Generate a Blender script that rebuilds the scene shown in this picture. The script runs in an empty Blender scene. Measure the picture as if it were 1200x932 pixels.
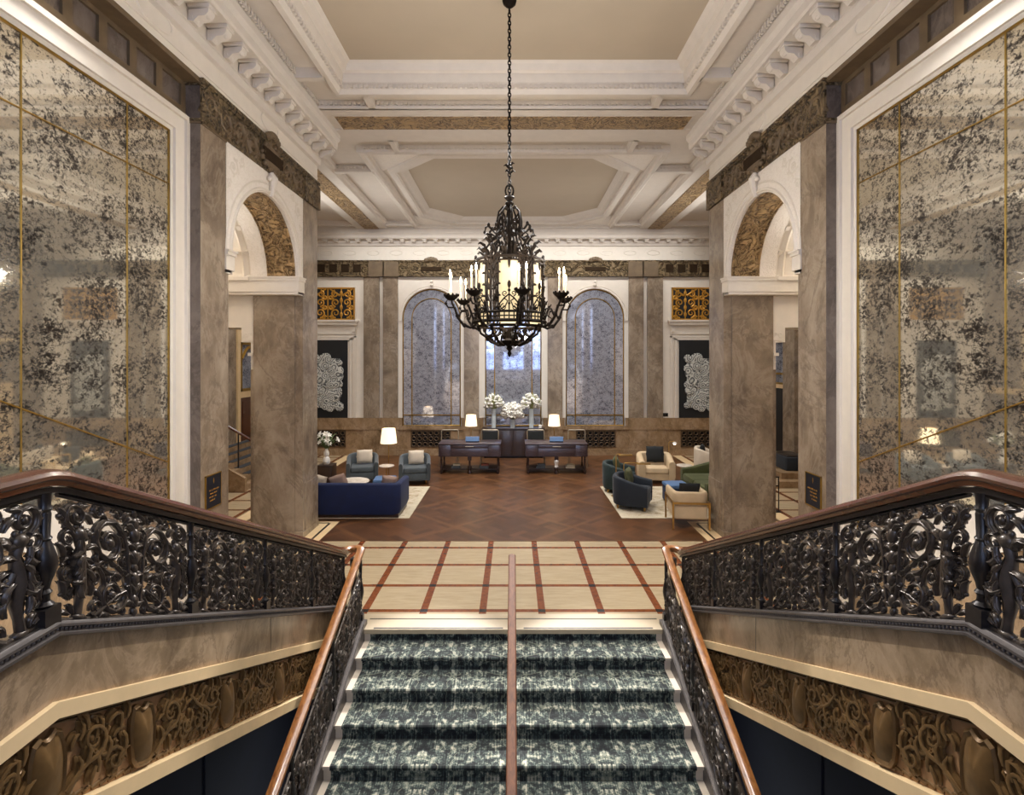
import bpy, math, random
from math import sin, cos, pi, radians, sqrt, atan2
from mathutils import Vector, Matrix
random.seed(7)
C = bpy.context.scene.collection
EYE = 3.4                                    # eye height over the lobby floor

# ------------------------------------------------------------------ mesh builder
class MB:
    def __init__(s): s.v = []; s.f = []
    def add(s, vs, fs):
        b = len(s.v); s.v.extend(tuple(p) for p in vs); s.f.extend([tuple(i + b for i in f) for f in fs]); return s
    def box(s, x0, x1, y0, y1, z0, z1):
        x0, x1 = min(x0, x1), max(x0, x1); y0, y1 = min(y0, y1), max(y0, y1); z0, z1 = min(z0, z1), max(z0, z1)
        return s.add([(x0,y0,z0),(x1,y0,z0),(x1,y1,z0),(x0,y1,z0),(x0,y0,z1),(x1,y0,z1),(x1,y1,z1),(x0,y1,z1)],
                     [(0,3,2,1),(4,5,6,7),(0,1,5,4),(1,2,6,5),(2,3,7,6),(3,0,4,7)])
    def rbox(s, x0, x1, y0, y1, z0, z1, r=.02, k=3):
        """box with rounded vertical edges and a softened top"""
        x0, x1 = min(x0, x1), max(x0, x1); y0, y1 = min(y0, y1), max(y0, y1)
        def ring(i, z):
            rr = max(r - i * 0, .001); pts = []
            for cx, cy, a in ((x1-r,y1-r,0),(x0+r,y1-r,90),(x0+r,y0+r,180),(x1-r,y0+r,270)):
                for j in range(k + 1):
                    t = radians(a + 90 * j / k); pts.append((cx + (r - i) * cos(t), cy + (r - i) * sin(t), z))
            return pts
        zs = [(r*.6, z0), (0, z0 + r*.6), (0, z1 - r), (r*.3, z1 - r*.3), (r*.95, z1)]
        return s.loft([ring(min(i, r*.98), z) for i, z in zs], caps=True)
    def loft(s, rings, closed=True, caps=False):
        n = len(rings[0]); b = len(s.v)
        for r in rings: s.v.extend(tuple(p) for p in r)
        for i in range(len(rings) - 1):
            for j in range(n if closed else n - 1):
                a = b + i*n + j; c = b + i*n + (j + 1) % n
                s.f.append((a, c, c + n, a + n))
        if caps:
            s.f.append(tuple(b + j for j in reversed(range(n)))); s.f.append(tuple(b + (len(rings)-1)*n + j for j in range(n)))
        return s
    def extrude(s, poly, vec):
        n = len(poly); v = Vector(vec)
        return s.loft([poly, [tuple(Vector(p) + v) for p in poly]], caps=True)
    def lathe(s, prof, n=16, c=(0,0,0), caps=True, a0=0.0):
        rings = [[(c[0] + r*cos(a0 + 2*pi*j/n), c[1] + r*sin(a0 + 2*pi*j/n), c[2] + z) for j in range(n)] for r, z in prof]
        return s.loft(rings, caps=caps)
    def tube(s, pts, rad, n=6, flat=None, caps=True):
        """round bar through pts; rad one number or one per point; flat = (axis vector, factor) squashes it"""
        P = [Vector(p) for p in pts]; m = len(P)
        R = list(rad) if hasattr(rad, '__len__') else [rad] * m
        up = None; rings = []
        for i in range(m):
            t = (P[min(i+1, m-1)] - P[max(i-1, 0)])
            if t.length < 1e-9: t = Vector((0,0,1))
            t.normalize()
            if up is None:
                up = Vector((0,0,1)) if abs(t.z) < .9 else Vector((1,0,0))
            a = t.cross(up)
            if a.length < 1e-6: a = t.cross(Vector((1,.3,.2)))
            a.normalize(); b = a.cross(t).normalized(); up = b
            ring = []
            for j in range(n):
                q = a * (cos(2*pi*j/n) * R[i]) + b * (sin(2*pi*j/n) * R[i])
                if flat:
                    ax, k = flat; ax = Vector(ax); q = q - ax * (q.dot(ax) * (1 - k))
                ring.append(tuple(P[i] + q))
            rings.append(ring)
        return s.loft(rings, caps=caps)
    def ball(s, c, r, k=(1,1,1), nu=8, nv=5):
        rings = []
        for i in range(1, nv):
            t = pi * i / nv - pi/2
            rings.append([(c[0] + k[0]*r*cos(t)*cos(2*pi*j/nu), c[1] + k[1]*r*cos(t)*sin(2*pi*j/nu), c[2] + k[2]*r*sin(t)) for j in range(nu)])
        b = len(s.v); s.loft(rings)
        lo = len(s.v); s.v.append((c[0], c[1], c[2] - k[2]*r)); hi = len(s.v); s.v.append((c[0], c[1], c[2] + k[2]*r))
        last = b + (nv - 2) * nu
        for j in range(nu):
            s.f.append((lo, b + (j+1) % nu, b + j)); s.f.append((hi, last + j, last + (j+1) % nu))
        return s
    def sweep(s, path, prof, caps=True):
        """profile (side, up) carried along a 3-D path, kept upright and mitred in plan"""
        P = [Vector(p) for p in path]; m = len(P); rings = []
        for i in range(m):
            d0 = P[i] - P[i-1] if i else P[1] - P[0]; d1 = P[i+1] - P[i] if i < m - 1 else d0
            a = Vector((d0.x, d0.y)); b = Vector((d1.x, d1.y))
            a = a.normalized() if a.length > 1e-9 else b.normalized(); b = b.normalized() if b.length > 1e-9 else a
            t = (a + b); t = t.normalized() if t.length > 1e-6 else a
            k = 1 / max(.35, t.dot(a)); nx, ny = t.y, -t.x
            rings.append([(P[i].x + nx*u*k, P[i].y + ny*u*k, P[i].z + w) for u, w in prof])
        return s.loft(rings, caps=caps)
    def grid(s, fn, nu, nv):
        b = len(s.v)
        for i in range(nu + 1):
            for j in range(nv + 1): s.v.append(tuple(fn(i/nu, j/nv)))
        for i in range(nu):
            for j in range(nv):
                a = b + i*(nv+1) + j; s.f.append((a, a + nv + 1, a + nv + 2, a + 1))
        return s
    def mapped(s, fn):
        s.v = [tuple(fn(*p)) for p in s.v]; return s
    def mesh(s, name, mat, ang=40):
        me = bpy.data.meshes.new(name); me.from_pydata(s.v, [], s.f); me.materials.append(mat)
        if ang is not None:
            me.polygons.foreach_set('use_smooth', [True] * len(me.polygons)); me.set_sharp_from_angle(angle=radians(ang))
        me.update(); return me
    def build(s, name, mat, parent=None, ang=40, loc=None, rotz=0.0):
        me = s.mesh(name, mat, ang); o = bpy.data.objects.new(name, me); C.objects.link(o)
        if parent is not None: o.parent = parent
        if loc is not None: o.location = loc
        if rotz: o.rotation_euler = (0, 0, rotz)
        return o

def fix_normals(o):
    import bmesh
    bm = bmesh.new(); bm.from_mesh(o.data); bmesh.ops.recalc_face_normals(bm, faces=bm.faces); bm.to_mesh(o.data); bm.free(); return o

def tag(o, label, cat, group=None, kind=None):
    o['label'] = label; o['category'] = cat
    if group: o['group'] = group
    if kind: o['kind'] = kind
    return o
def thing(name, label, cat, loc=(0,0,0), rotz=0.0, group=None):
    o = bpy.data.objects.new(name, None); C.objects.link(o); o.empty_display_size = .1
    o.location = loc; o.rotation_euler = (0, 0, rotz); return tag(o, label, cat, group)
def dup(root, loc=None, rotz=None, label=None, group=None):
    def cp(o, parent):
        c = o.copy(); C.objects.link(c)
        if parent is not None: c.parent = parent
        for ch in o.children: cp(ch, c)
        return c
    r = cp(root, None)
    if loc is not None: r.location = loc
    if rotz is not None: r.rotation_euler = (0, 0, rotz)
    if label: r['label'] = label
    if group: r['group'] = group
    return r
def struct(name, mb, mat, label, cat, ang=40, parent=None):
    o = mb.build(name, mat, parent, ang)
    if parent is None: tag(o, label, cat, kind='structure')
    return o
def inst(o, parent, loc=(0,0,0), rotz=0.0):
    c = o.copy(); C.objects.link(c); c.parent = parent; c.location = loc; c.rotation_euler = (0,0,rotz); return c

# ------------------------------------------------------------------ materials
def L(h):
    """sRGB hex or 0-255 triple to linear"""
    if isinstance(h, str): h = [int(h[i:i+2], 16) for i in (0, 2, 4)]
    return tuple((c/255/12.92 if c/255 <= .04045 else ((c/255 + .055)/1.055)**2.4) for c in h) + (1.0,)
class NM:
    def __init__(s, name):
        s.m = bpy.data.materials.new(name); s.m.use_nodes = True; s.t = s.m.node_tree
        s.b = s.t.nodes['Principled BSDF']; s.tc = s.t.nodes.new('ShaderNodeTexCoord').outputs['Object']
    def put(s, sock, v):
        if isinstance(v, bpy.types.NodeSocket): s.t.links.new(v, sock)
        else: sock.default_value = v
    def node(s, typ, out=0, attrs={}, **ins):
        n = s.t.nodes.new(typ)
        for k, v in attrs.items(): setattr(n, k, v)
        for k, v in ins.items():
            s.put(n.inputs[int(k[1:]) if k[0] == 'i' and k[1:].isdigit() else k.replace('_', ' ')], v)
        return n.outputs[out]
    def math(s, op, a, b=0.0, c=0.0): return s.node('ShaderNodeMath', attrs={'operation': op}, i0=a, i1=b, i2=c)
    def noise(s, scale, detail=4, rough=.55, dist=0.0, vec=None, out=0):
        return s.node('ShaderNodeTexNoise', out, Vector=vec or s.tc, Scale=scale, Detail=detail, Roughness=rough, Distortion=dist)
    def mapping(s, sc=(1,1,1), rot=(0,0,0), vec=None, loc=(0,0,0)):
        return s.node('ShaderNodeMapping', Vector=vec or s.tc, Scale=sc, Rotation=rot, Location=loc)
    def ramp(s, fac, stops):
        n = s.t.nodes.new('ShaderNodeValToRGB'); s.put(n.inputs[0], fac); e = n.color_ramp.elements
        while len(e) < len(stops): e.new(.5)
        for el, (p, c) in zip(e, stops):
            el.position = p; el.color = c if len(c) == 4 else (*c, 1)
        return n.outputs[0]
    def mix(s, fac, a, b, mode='MIX'):
        n = s.t.nodes.new('ShaderNodeMix'); n.data_type = 'RGBA'; n.blend_type = mode
        s.put(n.inputs[0], fac); s.put(n.inputs[6], a); s.put(n.inputs[7], b); return n.outputs[2]
    def sep(s, vec=None):
        n = s.t.nodes.new('ShaderNodeSeparateXYZ'); s.put(n.inputs[0], vec or s.tc); return n.outputs
    def comb(s, x, y, z): return s.node('ShaderNodeCombineXYZ', X=x, Y=y, Z=z)
    def bump(s, h, strength=.3, dist=.02): s.put(s.b.inputs['Normal'], s.node('ShaderNodeBump', Height=h, Strength=strength, Distance=dist))
    def set(s, **k):
        for a, v in k.items(): s.put(s.b.inputs[a.replace('_', ' ')], v)
        return s

def plain(name, col, rough=.5, metal=0.0, var=.12, scale=6, bump=0.0, bscale=60, **kw):
    n = NM(name); c = L(col)
    d = tuple(x * (1 - var) for x in c[:3]) + (1,); u = tuple(min(1, x * (1 + var)) for x in c[:3]) + (1,)
    n.set(Base_Color=n.ramp(n.noise(scale, 4), [(.3, d), (.7, u)]), Roughness=rough, Metallic=metal, **kw)
    if bump: n.bump(n.noise(bscale, 3), bump, .004)
    return n.m
def marble(name, dark, mid, light, rough=.22, scale=1.0, rot=(0,0,.5)):
    n = NM(name); v = n.mapping((scale, scale, scale*.7), rot)
    big = n.noise(1.5, 8, .64, .3, v); vein = n.noise(1.6, 8, .66, .7, v)
    col = n.ramp(big, [(.26, L(dark)), (.5, L(mid)), (.74, L(light))])
    k = n.math('SUBTRACT', 1, n.math('MULTIPLY', n.math('ABSOLUTE', n.math('SUBTRACT', vein, .5)), 22)); k = n.math('MAXIMUM', k, 0)
    col = n.mix(n.math('MULTIPLY', k, .35), col, L(light)); 
    v2 = n.math('MAXIMUM', n.math('SUBTRACT', 1, n.math('MULTIPLY', n.math('ABSOLUTE', n.math('SUBTRACT', n.noise(.9, 8, .68, .6, v), .47)), 40)), 0)
    col = n.mix(n.math('MULTIPLY', v2, .45), col, L(dark))
    sp = n.noise(38, 3, .6, .2, v); col = n.mix(n.math('MULTIPLY', n.math('GREATER_THAN', sp, .66), .22), col, L(light))
    n.set(Base_Color=col, Roughness=rough); return n.m
def carved(name, col, hi, rough=.55, scale=7.0, strength=.9, dist=.05, metal=0.0):
    """stone or plaster worked all over in low foliage relief"""
    n = NM(name)
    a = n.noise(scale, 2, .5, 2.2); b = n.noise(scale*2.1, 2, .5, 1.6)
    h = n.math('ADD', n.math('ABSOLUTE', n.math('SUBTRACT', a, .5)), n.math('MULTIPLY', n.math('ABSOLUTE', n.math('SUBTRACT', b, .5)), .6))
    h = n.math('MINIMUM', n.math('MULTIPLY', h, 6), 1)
    n.set(Base_Color=n.ramp(h, [(.05, L(col)), (.6, L(hi))]), Roughness=rough, Metallic=metal); n.bump(h, strength, dist); return n.m  # hollows coloured darker: shade of the relief put into the base colour
def emit(name, col, strength):
    n = NM(name); n.set(Base_Color=L(col), Emission_Color=L(col), Emission_Strength=strength, Roughness=.5); return n.m
def antique(name, dark, mid, light, sc=1.0, metal=.82):
    n = NM(name); v = n.mapping((sc*1.25, sc*1.25, sc*1.6), (.2, .3, .4))
    a = n.noise(3.2, 9, .74, .5, v); b = n.noise(17, 8, .78, .6, v); c = n.noise(1.1, 4, .6, .2, v)
    f = n.math('ADD', n.math('MULTIPLY', a, .5), n.math('ADD', n.math('MULTIPLY', b, .85), n.math('MULTIPLY', c, .2)))
    m = n.ramp(f, [(.68, L(dark)), (.735, L(mid)), (.79, L(light)), (.95, L(light))])
    n.set(Base_Color=m, Metallic=n.ramp(f, [(.68, (metal-.25,)*3), (.80, (metal,)*3)]), Roughness=n.ramp(f, [(.70, (.10,)*3), (.78, (.035,)*3)])); return n.m
def wood(name, dark, light, sc=(1,14,14), rough=.28, coat=.3):
    n = NM(name); v = n.mapping(sc); g = n.noise(3, 6, .6, .8, v)
    n.set(Base_Color=n.ramp(g, [(.3, L(dark)), (.7, L(light))]), Roughness=rough, Coat_Weight=coat, Coat_Roughness=.15); return n.m

M = {}
M['marble'] = marble('brown_marble', '63564a', '8a7966', 'b0a08c', rot=(0,.3,.5))
M['marble_darker'] = marble('darker_brown_marble', '4a413c', '685c54', '83766c', rot=(.4,.2,.1))  # darker marble tone; on the near pier's face it paints in shade
M['marble_fascia'] = marble('fascia_marble', '5f4d3b', '8c765c', 'b89f82', scale=1.5, rot=(.9,.9,.2))
M['marble_low'] = marble('wainscot_marble', '6b553d', '94795a', 'b0967a', scale=1.4)
M['white'] = plain('white_plaster', (228,219,206), .6, var=.03, bump=.05, bscale=40)
M['white_carved'] = carved('carved_white_plaster', (230,221,209), (240,232,222), .6, 6.5, .35, .03)
M['ceil'] = plain('ceiling_plaster', (182,168,148), .75, var=.03, scale=1.2)
M['ceil_white'] = plain('ceiling_moulding_plaster', (216,207,196), .65, var=.03)
M['frieze'] = carved('carved_brown_stone', '382b1c', '7d694a', .55, 2.6, 1.0, .10)
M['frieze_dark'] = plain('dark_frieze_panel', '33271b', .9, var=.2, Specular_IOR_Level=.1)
M['frieze_plain'] = plain('brown_frieze_stone', '68563f', .5, var=.2)
M['gilt'] = carved('carved_gilt_relief', '63482a', 'bd9c6e', .45, 3.4, 1.0, .09, .0)
M['gold'] = plain('gold_leaf', 'c08c34', .4, .35, .1)
M['bronze_dark'] = plain('dark_bronze_lattice', '5a4630', .5, .4, .2)
M['gold_dull'] = plain('dull_gold_metal', '9c7a35', .42, .75, .15)
M['mirror_side'] = antique('antique_mirror', '39332f', '8f897e', 'f0ead9', 1.0, .88)
M['mirror_back'] = antique('antique_mirror_fine', '4c4a52', '8f8f9e', 'd6dae8', 1.8, .62)
M['iron'] = plain('cast_iron', '4b423b', .30, .3, .3, 25, .1, 90)
M['iron_dark'] = plain('dark_iron', '2b2727', .3, .3, .25, 25)
M['iron_rail'] = plain('iron_base_rail', '56504e', .38, .3, .2, 25)
M['bronze'] = plain('worn_bronze', '705533', .40, .3, .3, 9, .12, 70)
M['bronze_back'] = plain('bronze_ground', 'a17c58', .5, .2, .25, 9)
M['threshold'] = plain('threshold_stone', (176,160,134), .4, var=.05)
M['cream'] = plain('cream_stone', (224,196,152), .45, var=.05)
M['rail'] = wood('handrail_wood', '421e10', '5e2e18', (9,.8,9), .24, .5)
M['rail_light'] = wood('worn_handrail_wood', '5f3519', '9a6636', (9,.8,9), .3, .3)
M['rail_matte'] = wood('matte_handrail_wood', '4a2712', '6a3d20', (9,.8,9), .65, 0)
M['navy_wall'] = plain('navy_wall_paint', '161c2e', .6, var=.15)
M['navy_velvet'] = plain('navy_velvet', '061842', .8, var=.15, Sheen_Weight=.05, Sheen_Roughness=.4)
M['slate_velvet'] = plain('slate_velvet', '41484c', .75, var=.15, Sheen_Weight=.3, Sheen_Roughness=.4)
M['ink_velvet'] = plain('ink_blue_velvet', '151d27', .75, var=.15, Sheen_Weight=.12, Sheen_Roughness=.4)
M['teal_velvet'] = plain('dark_teal_velvet', '1d2d2c', .75, var=.15, Sheen_Weight=.15, Sheen_Roughness=.4)
M['green_velvet'] = plain('moss_green_velvet', '3b3f14', .75, var=.2, Sheen_Weight=.1, Sheen_Roughness=.4)
M['olive'] = plain('olive_fabric', '55573a', .85, var=.2)
M['beige'] = plain('beige_fabric', (196,172,138), .85, var=.08, bump=.15, bscale=120)
M['linen'] = plain('linen_fabric', (205,190,170), .9, var=.06, bump=.15, bscale=120)
M['cushion_pink'] = plain('dusty_rose_fabric', (168,140,124), .9, var=.1)
M['black_cloth'] = plain('black_cloth', '16191a', .85, var=.2)
M['blue_leather'] = plain('blue_leather', (80,110,150), .45, var=.08)
M['blue_dark'] = plain('dark_blue_leather', '1c2c4c', .5, var=.1)
M['brass'] = plain('brass', (190,150,84), .28, .9, .08)
M['dark_wood'] = wood('dark_walnut', '20130d', '3c261b', (2,14,14), .35)
M['desk_wood'] = wood('plum_walnut', '2c1f22', '4c3838', (2,14,14), .3, .5)
M['black_metal'] = plain('black_metal', '151515', .4, .5)
M['steel'] = plain('pale_metal', (178,166,146), .35, .6)
M['shade'] = emit('lamp_shade_lit', (255,232,196), 1.15)
M['glass_glow'] = emit('chandelier_glass_lit', (250,222,172), .85)
M['glass_glow'].node_tree.nodes['Principled BSDF'].inputs['Base Color'].default_value = L((110,96,72))
M['flame'] = emit('candle_bulb_lit', (255,226,180), 26)
M['bulb'] = emit('bulb_lit', (255,235,205), 9)
M['candle'] = plain('candle_sleeve', (232,214,180), .5, var=.04)
M['porcelain'] = plain('white_porcelain', (232,228,222), .25, var=.02)
M['glass_white'] = plain('frosted_white_glass', (214,224,228), .2, var=.03)
M['petal'] = plain('white_petals', (238,234,224), .7, var=.05)
M['leafgreen'] = plain('green_leaves', '4f6031', .6, var=.25)
M['stem_pale'] = plain('pale_buds', (186,190,130), .6, var=.15)
M['marble_top'] = marble('pale_marble_top', 'b9aa98', 'd8cbbb', 'efe6da', .25, 3)
M['step_white'] = plain('pale_stone_step', (206,192,174), .4, var=.06)
M['black_stone'] = plain('black_stone', '1b1716', .3, var=.2)
M['door_wood'] = wood('mahogany_door', '3a2014', '633a24', (14,14,1.5), .35)
M['paper'] = plain('page_edges', (220,214,200), .8, var=.05)
M['book_grey'] = plain('grey_book_cloth', '4e565c', .7)
M['book_red'] = plain('red_book_cloth', '8a4a3a', .7)
M['book_cream'] = plain('cream_book_cloth', (206,196,170), .7)
M['panel_black'] = plain('black_panel', '17191c', .5, var=.1)
M['plaque'] = plain('navy_plaque', '141c28', .35, var=.15)
M['daylight'] = emit('daylight_pane', (170,196,255), 3.0)

def floor_tiles():
    n = NM('cream_tile_floor'); x, y, z = n.sep()
    def stripe(c, per, off, w):
        t = n.math('DIVIDE', n.math('SUBTRACT', c, off), per)
        t = n.math('ABSOLUTE', n.math('SUBTRACT', n.math('FRACT', n.math('ADD', t, 200.5)), .5))
        return n.math('LESS_THAN', t, w / per / 2)
    sx = stripe(x, .797, .385, .098); sy = stripe(y, .795, 7.15, .085)
    tr = n.noise(2.2, 6, .65, .4, n.mapping((1.2, 9, 1)))
    cream = n.ramp(tr, [(.3, L((162,143,112))), (.7, L((186,168,138)))])
    red = n.ramp(n.noise(14, 4), [(.3, L('5e2e17')), (.7, L('83451f'))])
    col = n.mix(n.math('MAXIMUM', sx, sy), cream, red)
    col = n.mix(n.math('MULTIPLY', sx, sy), col, L('1d1716'))
    n.set(Base_Color=col, Roughness=.25); return n.m
M['tiles'] = floor_tiles()
def parquet():
    n = NM('oak_parquet'); r = n.mapping((1/.42, 1/.42, 1), (0, 0, pi/4)); x, y, z = n.sep(r)
    cx, cy = n.math('FLOOR', x), n.math('FLOOR', y)
    par = n.math('FRACT', n.math('MULTIPLY', n.math('ADD', n.math('ADD', cx, cy), 100), .5)); par = n.math('GREATER_THAN', par, .25)
    inv = n.math('SUBTRACT', 1, par)
    u = n.math('ADD', n.math('MULTIPLY', par, x), n.math('MULTIPLY', inv, y))
    w = n.math('ADD', n.math('MULTIPLY', par, y), n.math('MULTIPLY', inv, x))
    u5 = n.math('MULTIPLY', u, 3); iu = n.math('FLOOR', u5)
    tone = n.node('ShaderNodeTexWhiteNoise', Vector=n.comb(n.math('ADD', cx, n.math('MULTIPLY', iu, .173)), cy, par))
    grain = n.noise(5, 5, .65, .5, n.comb(n.math('MULTIPLY', u, 8), n.math('MULTIPLY', w, .8), tone))
    def near(c, per, wd): return n.math('LESS_THAN', n.math('ABSOLUTE', n.math('SUBTRACT', n.math('FRACT', n.math('ADD', n.math('DIVIDE', c, per), 100.5)), .5)), wd)
    fr = n.math('MAXIMUM', near(x, 4.0, .028), near(y, 4.0, .028))
    big = n.noise(.5, 3, .5)
    t = n.math('ADD', n.math('ADD', n.math('MULTIPLY', tone, .30), n.math('MULTIPLY', grain, .5)), n.math('MULTIPLY', big, .25))
    col = n.ramp(t, [(.2, L('352011')), (.52, L('54361f')), (.85, L('734b2f'))])
    seam = n.math('LESS_THAN', n.math('FRACT', u5), .05)
    col = n.mix(n.math('MULTIPLY', seam, .45), col, L('24150d'))
    col = n.mix(n.math('MULTIPLY', fr, .6), col, L('6e4a2c'))
    n.set(Base_Color=col, Roughness=n.math('ADD', .24, n.math('MULTIPLY', grain, .2))); return n.m
M['parquet'] = parquet()
def runner():
    n = NM('damask_stair_carpet'); x, y, z = n.sep()
    ax = n.math('ABSOLUTE', n.math('SUBTRACT', n.math('ABSOLUTE', x), .92))
    v = n.comb(ax, n.math('ADD', y, n.math('MULTIPLY', z, -.8)), 0.0)
    a = n.noise(8.5, 4, .62, .6, v); b = n.noise(23, 5, .7, .5, v); w = n.noise(60, 2, .6, 0, n.mapping((.25, 1, 1), vec=v))
    st = n.noise(70, 2, .5, 0, n.mapping((1, .05, 1), vec=v))
    f = n.math('ADD', n.math('ADD', n.math('MULTIPLY', a, .56), n.math('MULTIPLY', b, .32)), n.math('MULTIPLY', st, .2))
    col = n.ramp(f, [(.44, L('1a1b1e')), (.51, L('2a2e2e')), (.555, L('454f4c')), (.59, L('767c70')), (.645, L('bfb9a6'))])
    big = n.math('ABSOLUTE', n.math('SUBTRACT', n.noise(2.6, 2, .5, 1.0, v), .5)); 
    col = n.mix(n.math('MULTIPLY', n.math('LESS_THAN', big, .008), .6), col, L('7f8272'))
    n.set(Base_Color=col, Roughness=.95); n.bump(n.noise(220, 2), .4, .003); return n.m
M['iron_lamp'] = plain('chandelier_iron', '1a130d', .6, 0, .3, 25, Specular_IOR_Level=.08)
M['runner'] = runner()
def rugmat():
    n = NM('cream_figured_rug'); a = n.noise(2.4, 5, .65, 1.6); b = n.noise(30, 3)
    col = n.ramp(n.math('ADD', n.math('MULTIPLY', a, .75), n.math('MULTIPLY', b, .25)), [(.36, L((132,112,84))), (.46, L((176,160,134))), (.6, L((200,188,166))), (.72, L((164,150,130)))])
    n.set(Base_Color=col, Roughness=.95); n.bump(b, .3, .004); return n.m
M['rug'] = rugmat(); M['rug_edge'] = plain('pale_rug_border', (190,178,154), .95, bump=.3, bscale=150)
def artmat():
    n = NM('white_rosette_print'); v = n.node('ShaderNodeTexVoronoi', 0, Vector=n.tc, Scale=4.2)
    rings = n.math('ABSOLUTE', n.math('SINE', n.math('ADD', n.math('MULTIPLY', v, 13), n.math('MULTIPLY', n.noise(5, 4), 5))))
    n.set(Base_Color=n.ramp(rings, [(.0, L((48,50,52))), (.45, L((132,134,132))), (.8, L((206,206,200)))]), Roughness=.8); n.bump(rings, .5, .02); return n.m
M['art'] = artmat()
# ------------------------------------------------------------------ the setting
XP, XM = 4.0, 4.2                              # pier plane, mirror wall plane
YB, XW = 18.8, 8.3                             # back wall, outer side walls
FR0, FR1, SP, IM = 6.444, 6.993, 4.927, 4.60   # frieze, arch springing, impost underside
N0, N1, F0, F1 = 6.766, 7.37, 10.06, 10.8      # near pier and far pier along the room
NOSE, TR, RI, XS = 6.67, .362, .151, 1.874     # central stair: top nosing, tread, riser, half width
S = 2.13; BEND = 2.423; SL = .447              # side flight balustrade plane, where its slope starts, the slope
LAND = 2.05
def railz(y): return 2.165 - SL * max(0.0, y - BEND)   # middle of the base rail along a side flight

# floor
f = MB(); f.add([(-XW,NOSE,0),(XW,NOSE,0),(XW,YB,0),(-XW,YB,0)], [(0,1,2,3)]).box(-XW, XW, NOSE+.01, YB, -.2, -.002)
struct('floor', f, M['tiles'], 'cream stone floor tiled with red strips in a grid', 'floor')
f = MB(); poly = [(-3.63,9.87),(3.63,9.87),(3.63,11.07),(5.6,11.07),(5.6,YB),(-5.6,YB),(-5.6,11.07),(-3.63,11.07)]
f.extrude([(x,y,0) for x,y in poly], (0,0,.006)); fo = struct('floor_parquet', f, M['parquet'], 'dark oak parquet laid in the middle of the lobby floor', 'floor', None); fix_normals(fo)
for sx in (-1, 1):
    f = MB(); g = MB()
    f.box(sx*3.63, sx*3.98, 9.87, 11.07, 0, .003).box(sx*3.98, sx*5.6, 10.85, 11.07, 0, .003).box(sx*5.6, sx*5.9, 11.07, YB, 0, .003)
    g.box(sx*3.775, sx*3.82, 9.9, 10.94, .003, .005).box(sx*3.82, sx*5.7, 10.94, 10.985, .003, .005)
    t = struct('floor_border', f, M['cream'], ('cream inlaid border beside the parquet at the pier on the sofa side' if sx < 0 else 'cream inlaid border beside the parquet at the pier on the green sofa side'), 'floor border', None)
    g.build('inlay_line', M['black_stone'], t, None)
f = MB().box(-XS-.12, XS+.12, NOSE-.03, 7.05, -.05, .004)
t = struct('floor_threshold', f, M['threshold'], 'cream stone threshold along the head of the central stair', 'threshold')
MB().box(-XS, XS, 6.905, 6.925, .004, .006).build('inlay_line', M['black_stone'], t, None)
for a, b in ((-1.76, -.13), (.13, 1.76)): MB().box(a, b, 6.66, 6.685, .004, .009).build('nosing_strip', M['iron_rail'], t, None)

# central stair
NS = 14
st = MB()
for k in range(1, NS + 1):
    y1 = NOSE - (k-1)*TR; st.box(-XS, XS, y1 - TR, y1 + .3, -k*RI - .3, -k*RI - .035)
    st.box(-XS, XS, y1 - TR - .028, y1 + .02, -k*RI - .035, -k*RI)
st.box(-XS, XS, NOSE-.0, NOSE + .3, -.35, -.04)
struct('floor_central_stair', st, M['step_white'], 'pale stone central stair down from the lobby', 'stairs', None)
for sx in (-1, 1):
    pts = [(NOSE-.036, -.05), (NOSE-.007, -.062)]
    for k in range(1, 13):
        yk = NOSE - (k-1)*TR; zt = -k*RI + .012; yn = yk - TR - .034
        pts += [(yk - .007, zt + .012), (yk - .018, zt), (yn, zt), (yn - .01, zt - .012), (yn - .008, zt - .04), (yk - TR - .007, zt - .052)]
    c = MB(); b = 0; x0, x1 = sx*.035, sx*1.80
    c.loft([[(x, y, z) for y, z in pts] for x in (x0, x1)], closed=False)
    o = c.build('stair_runner', M['runner'], None, 30)
    tag(o, 'teal damask carpet runner on the half of the stair below the %s' % ('blue sofa' if sx < 0 else 'beige chairs'), 'carpet')
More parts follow.
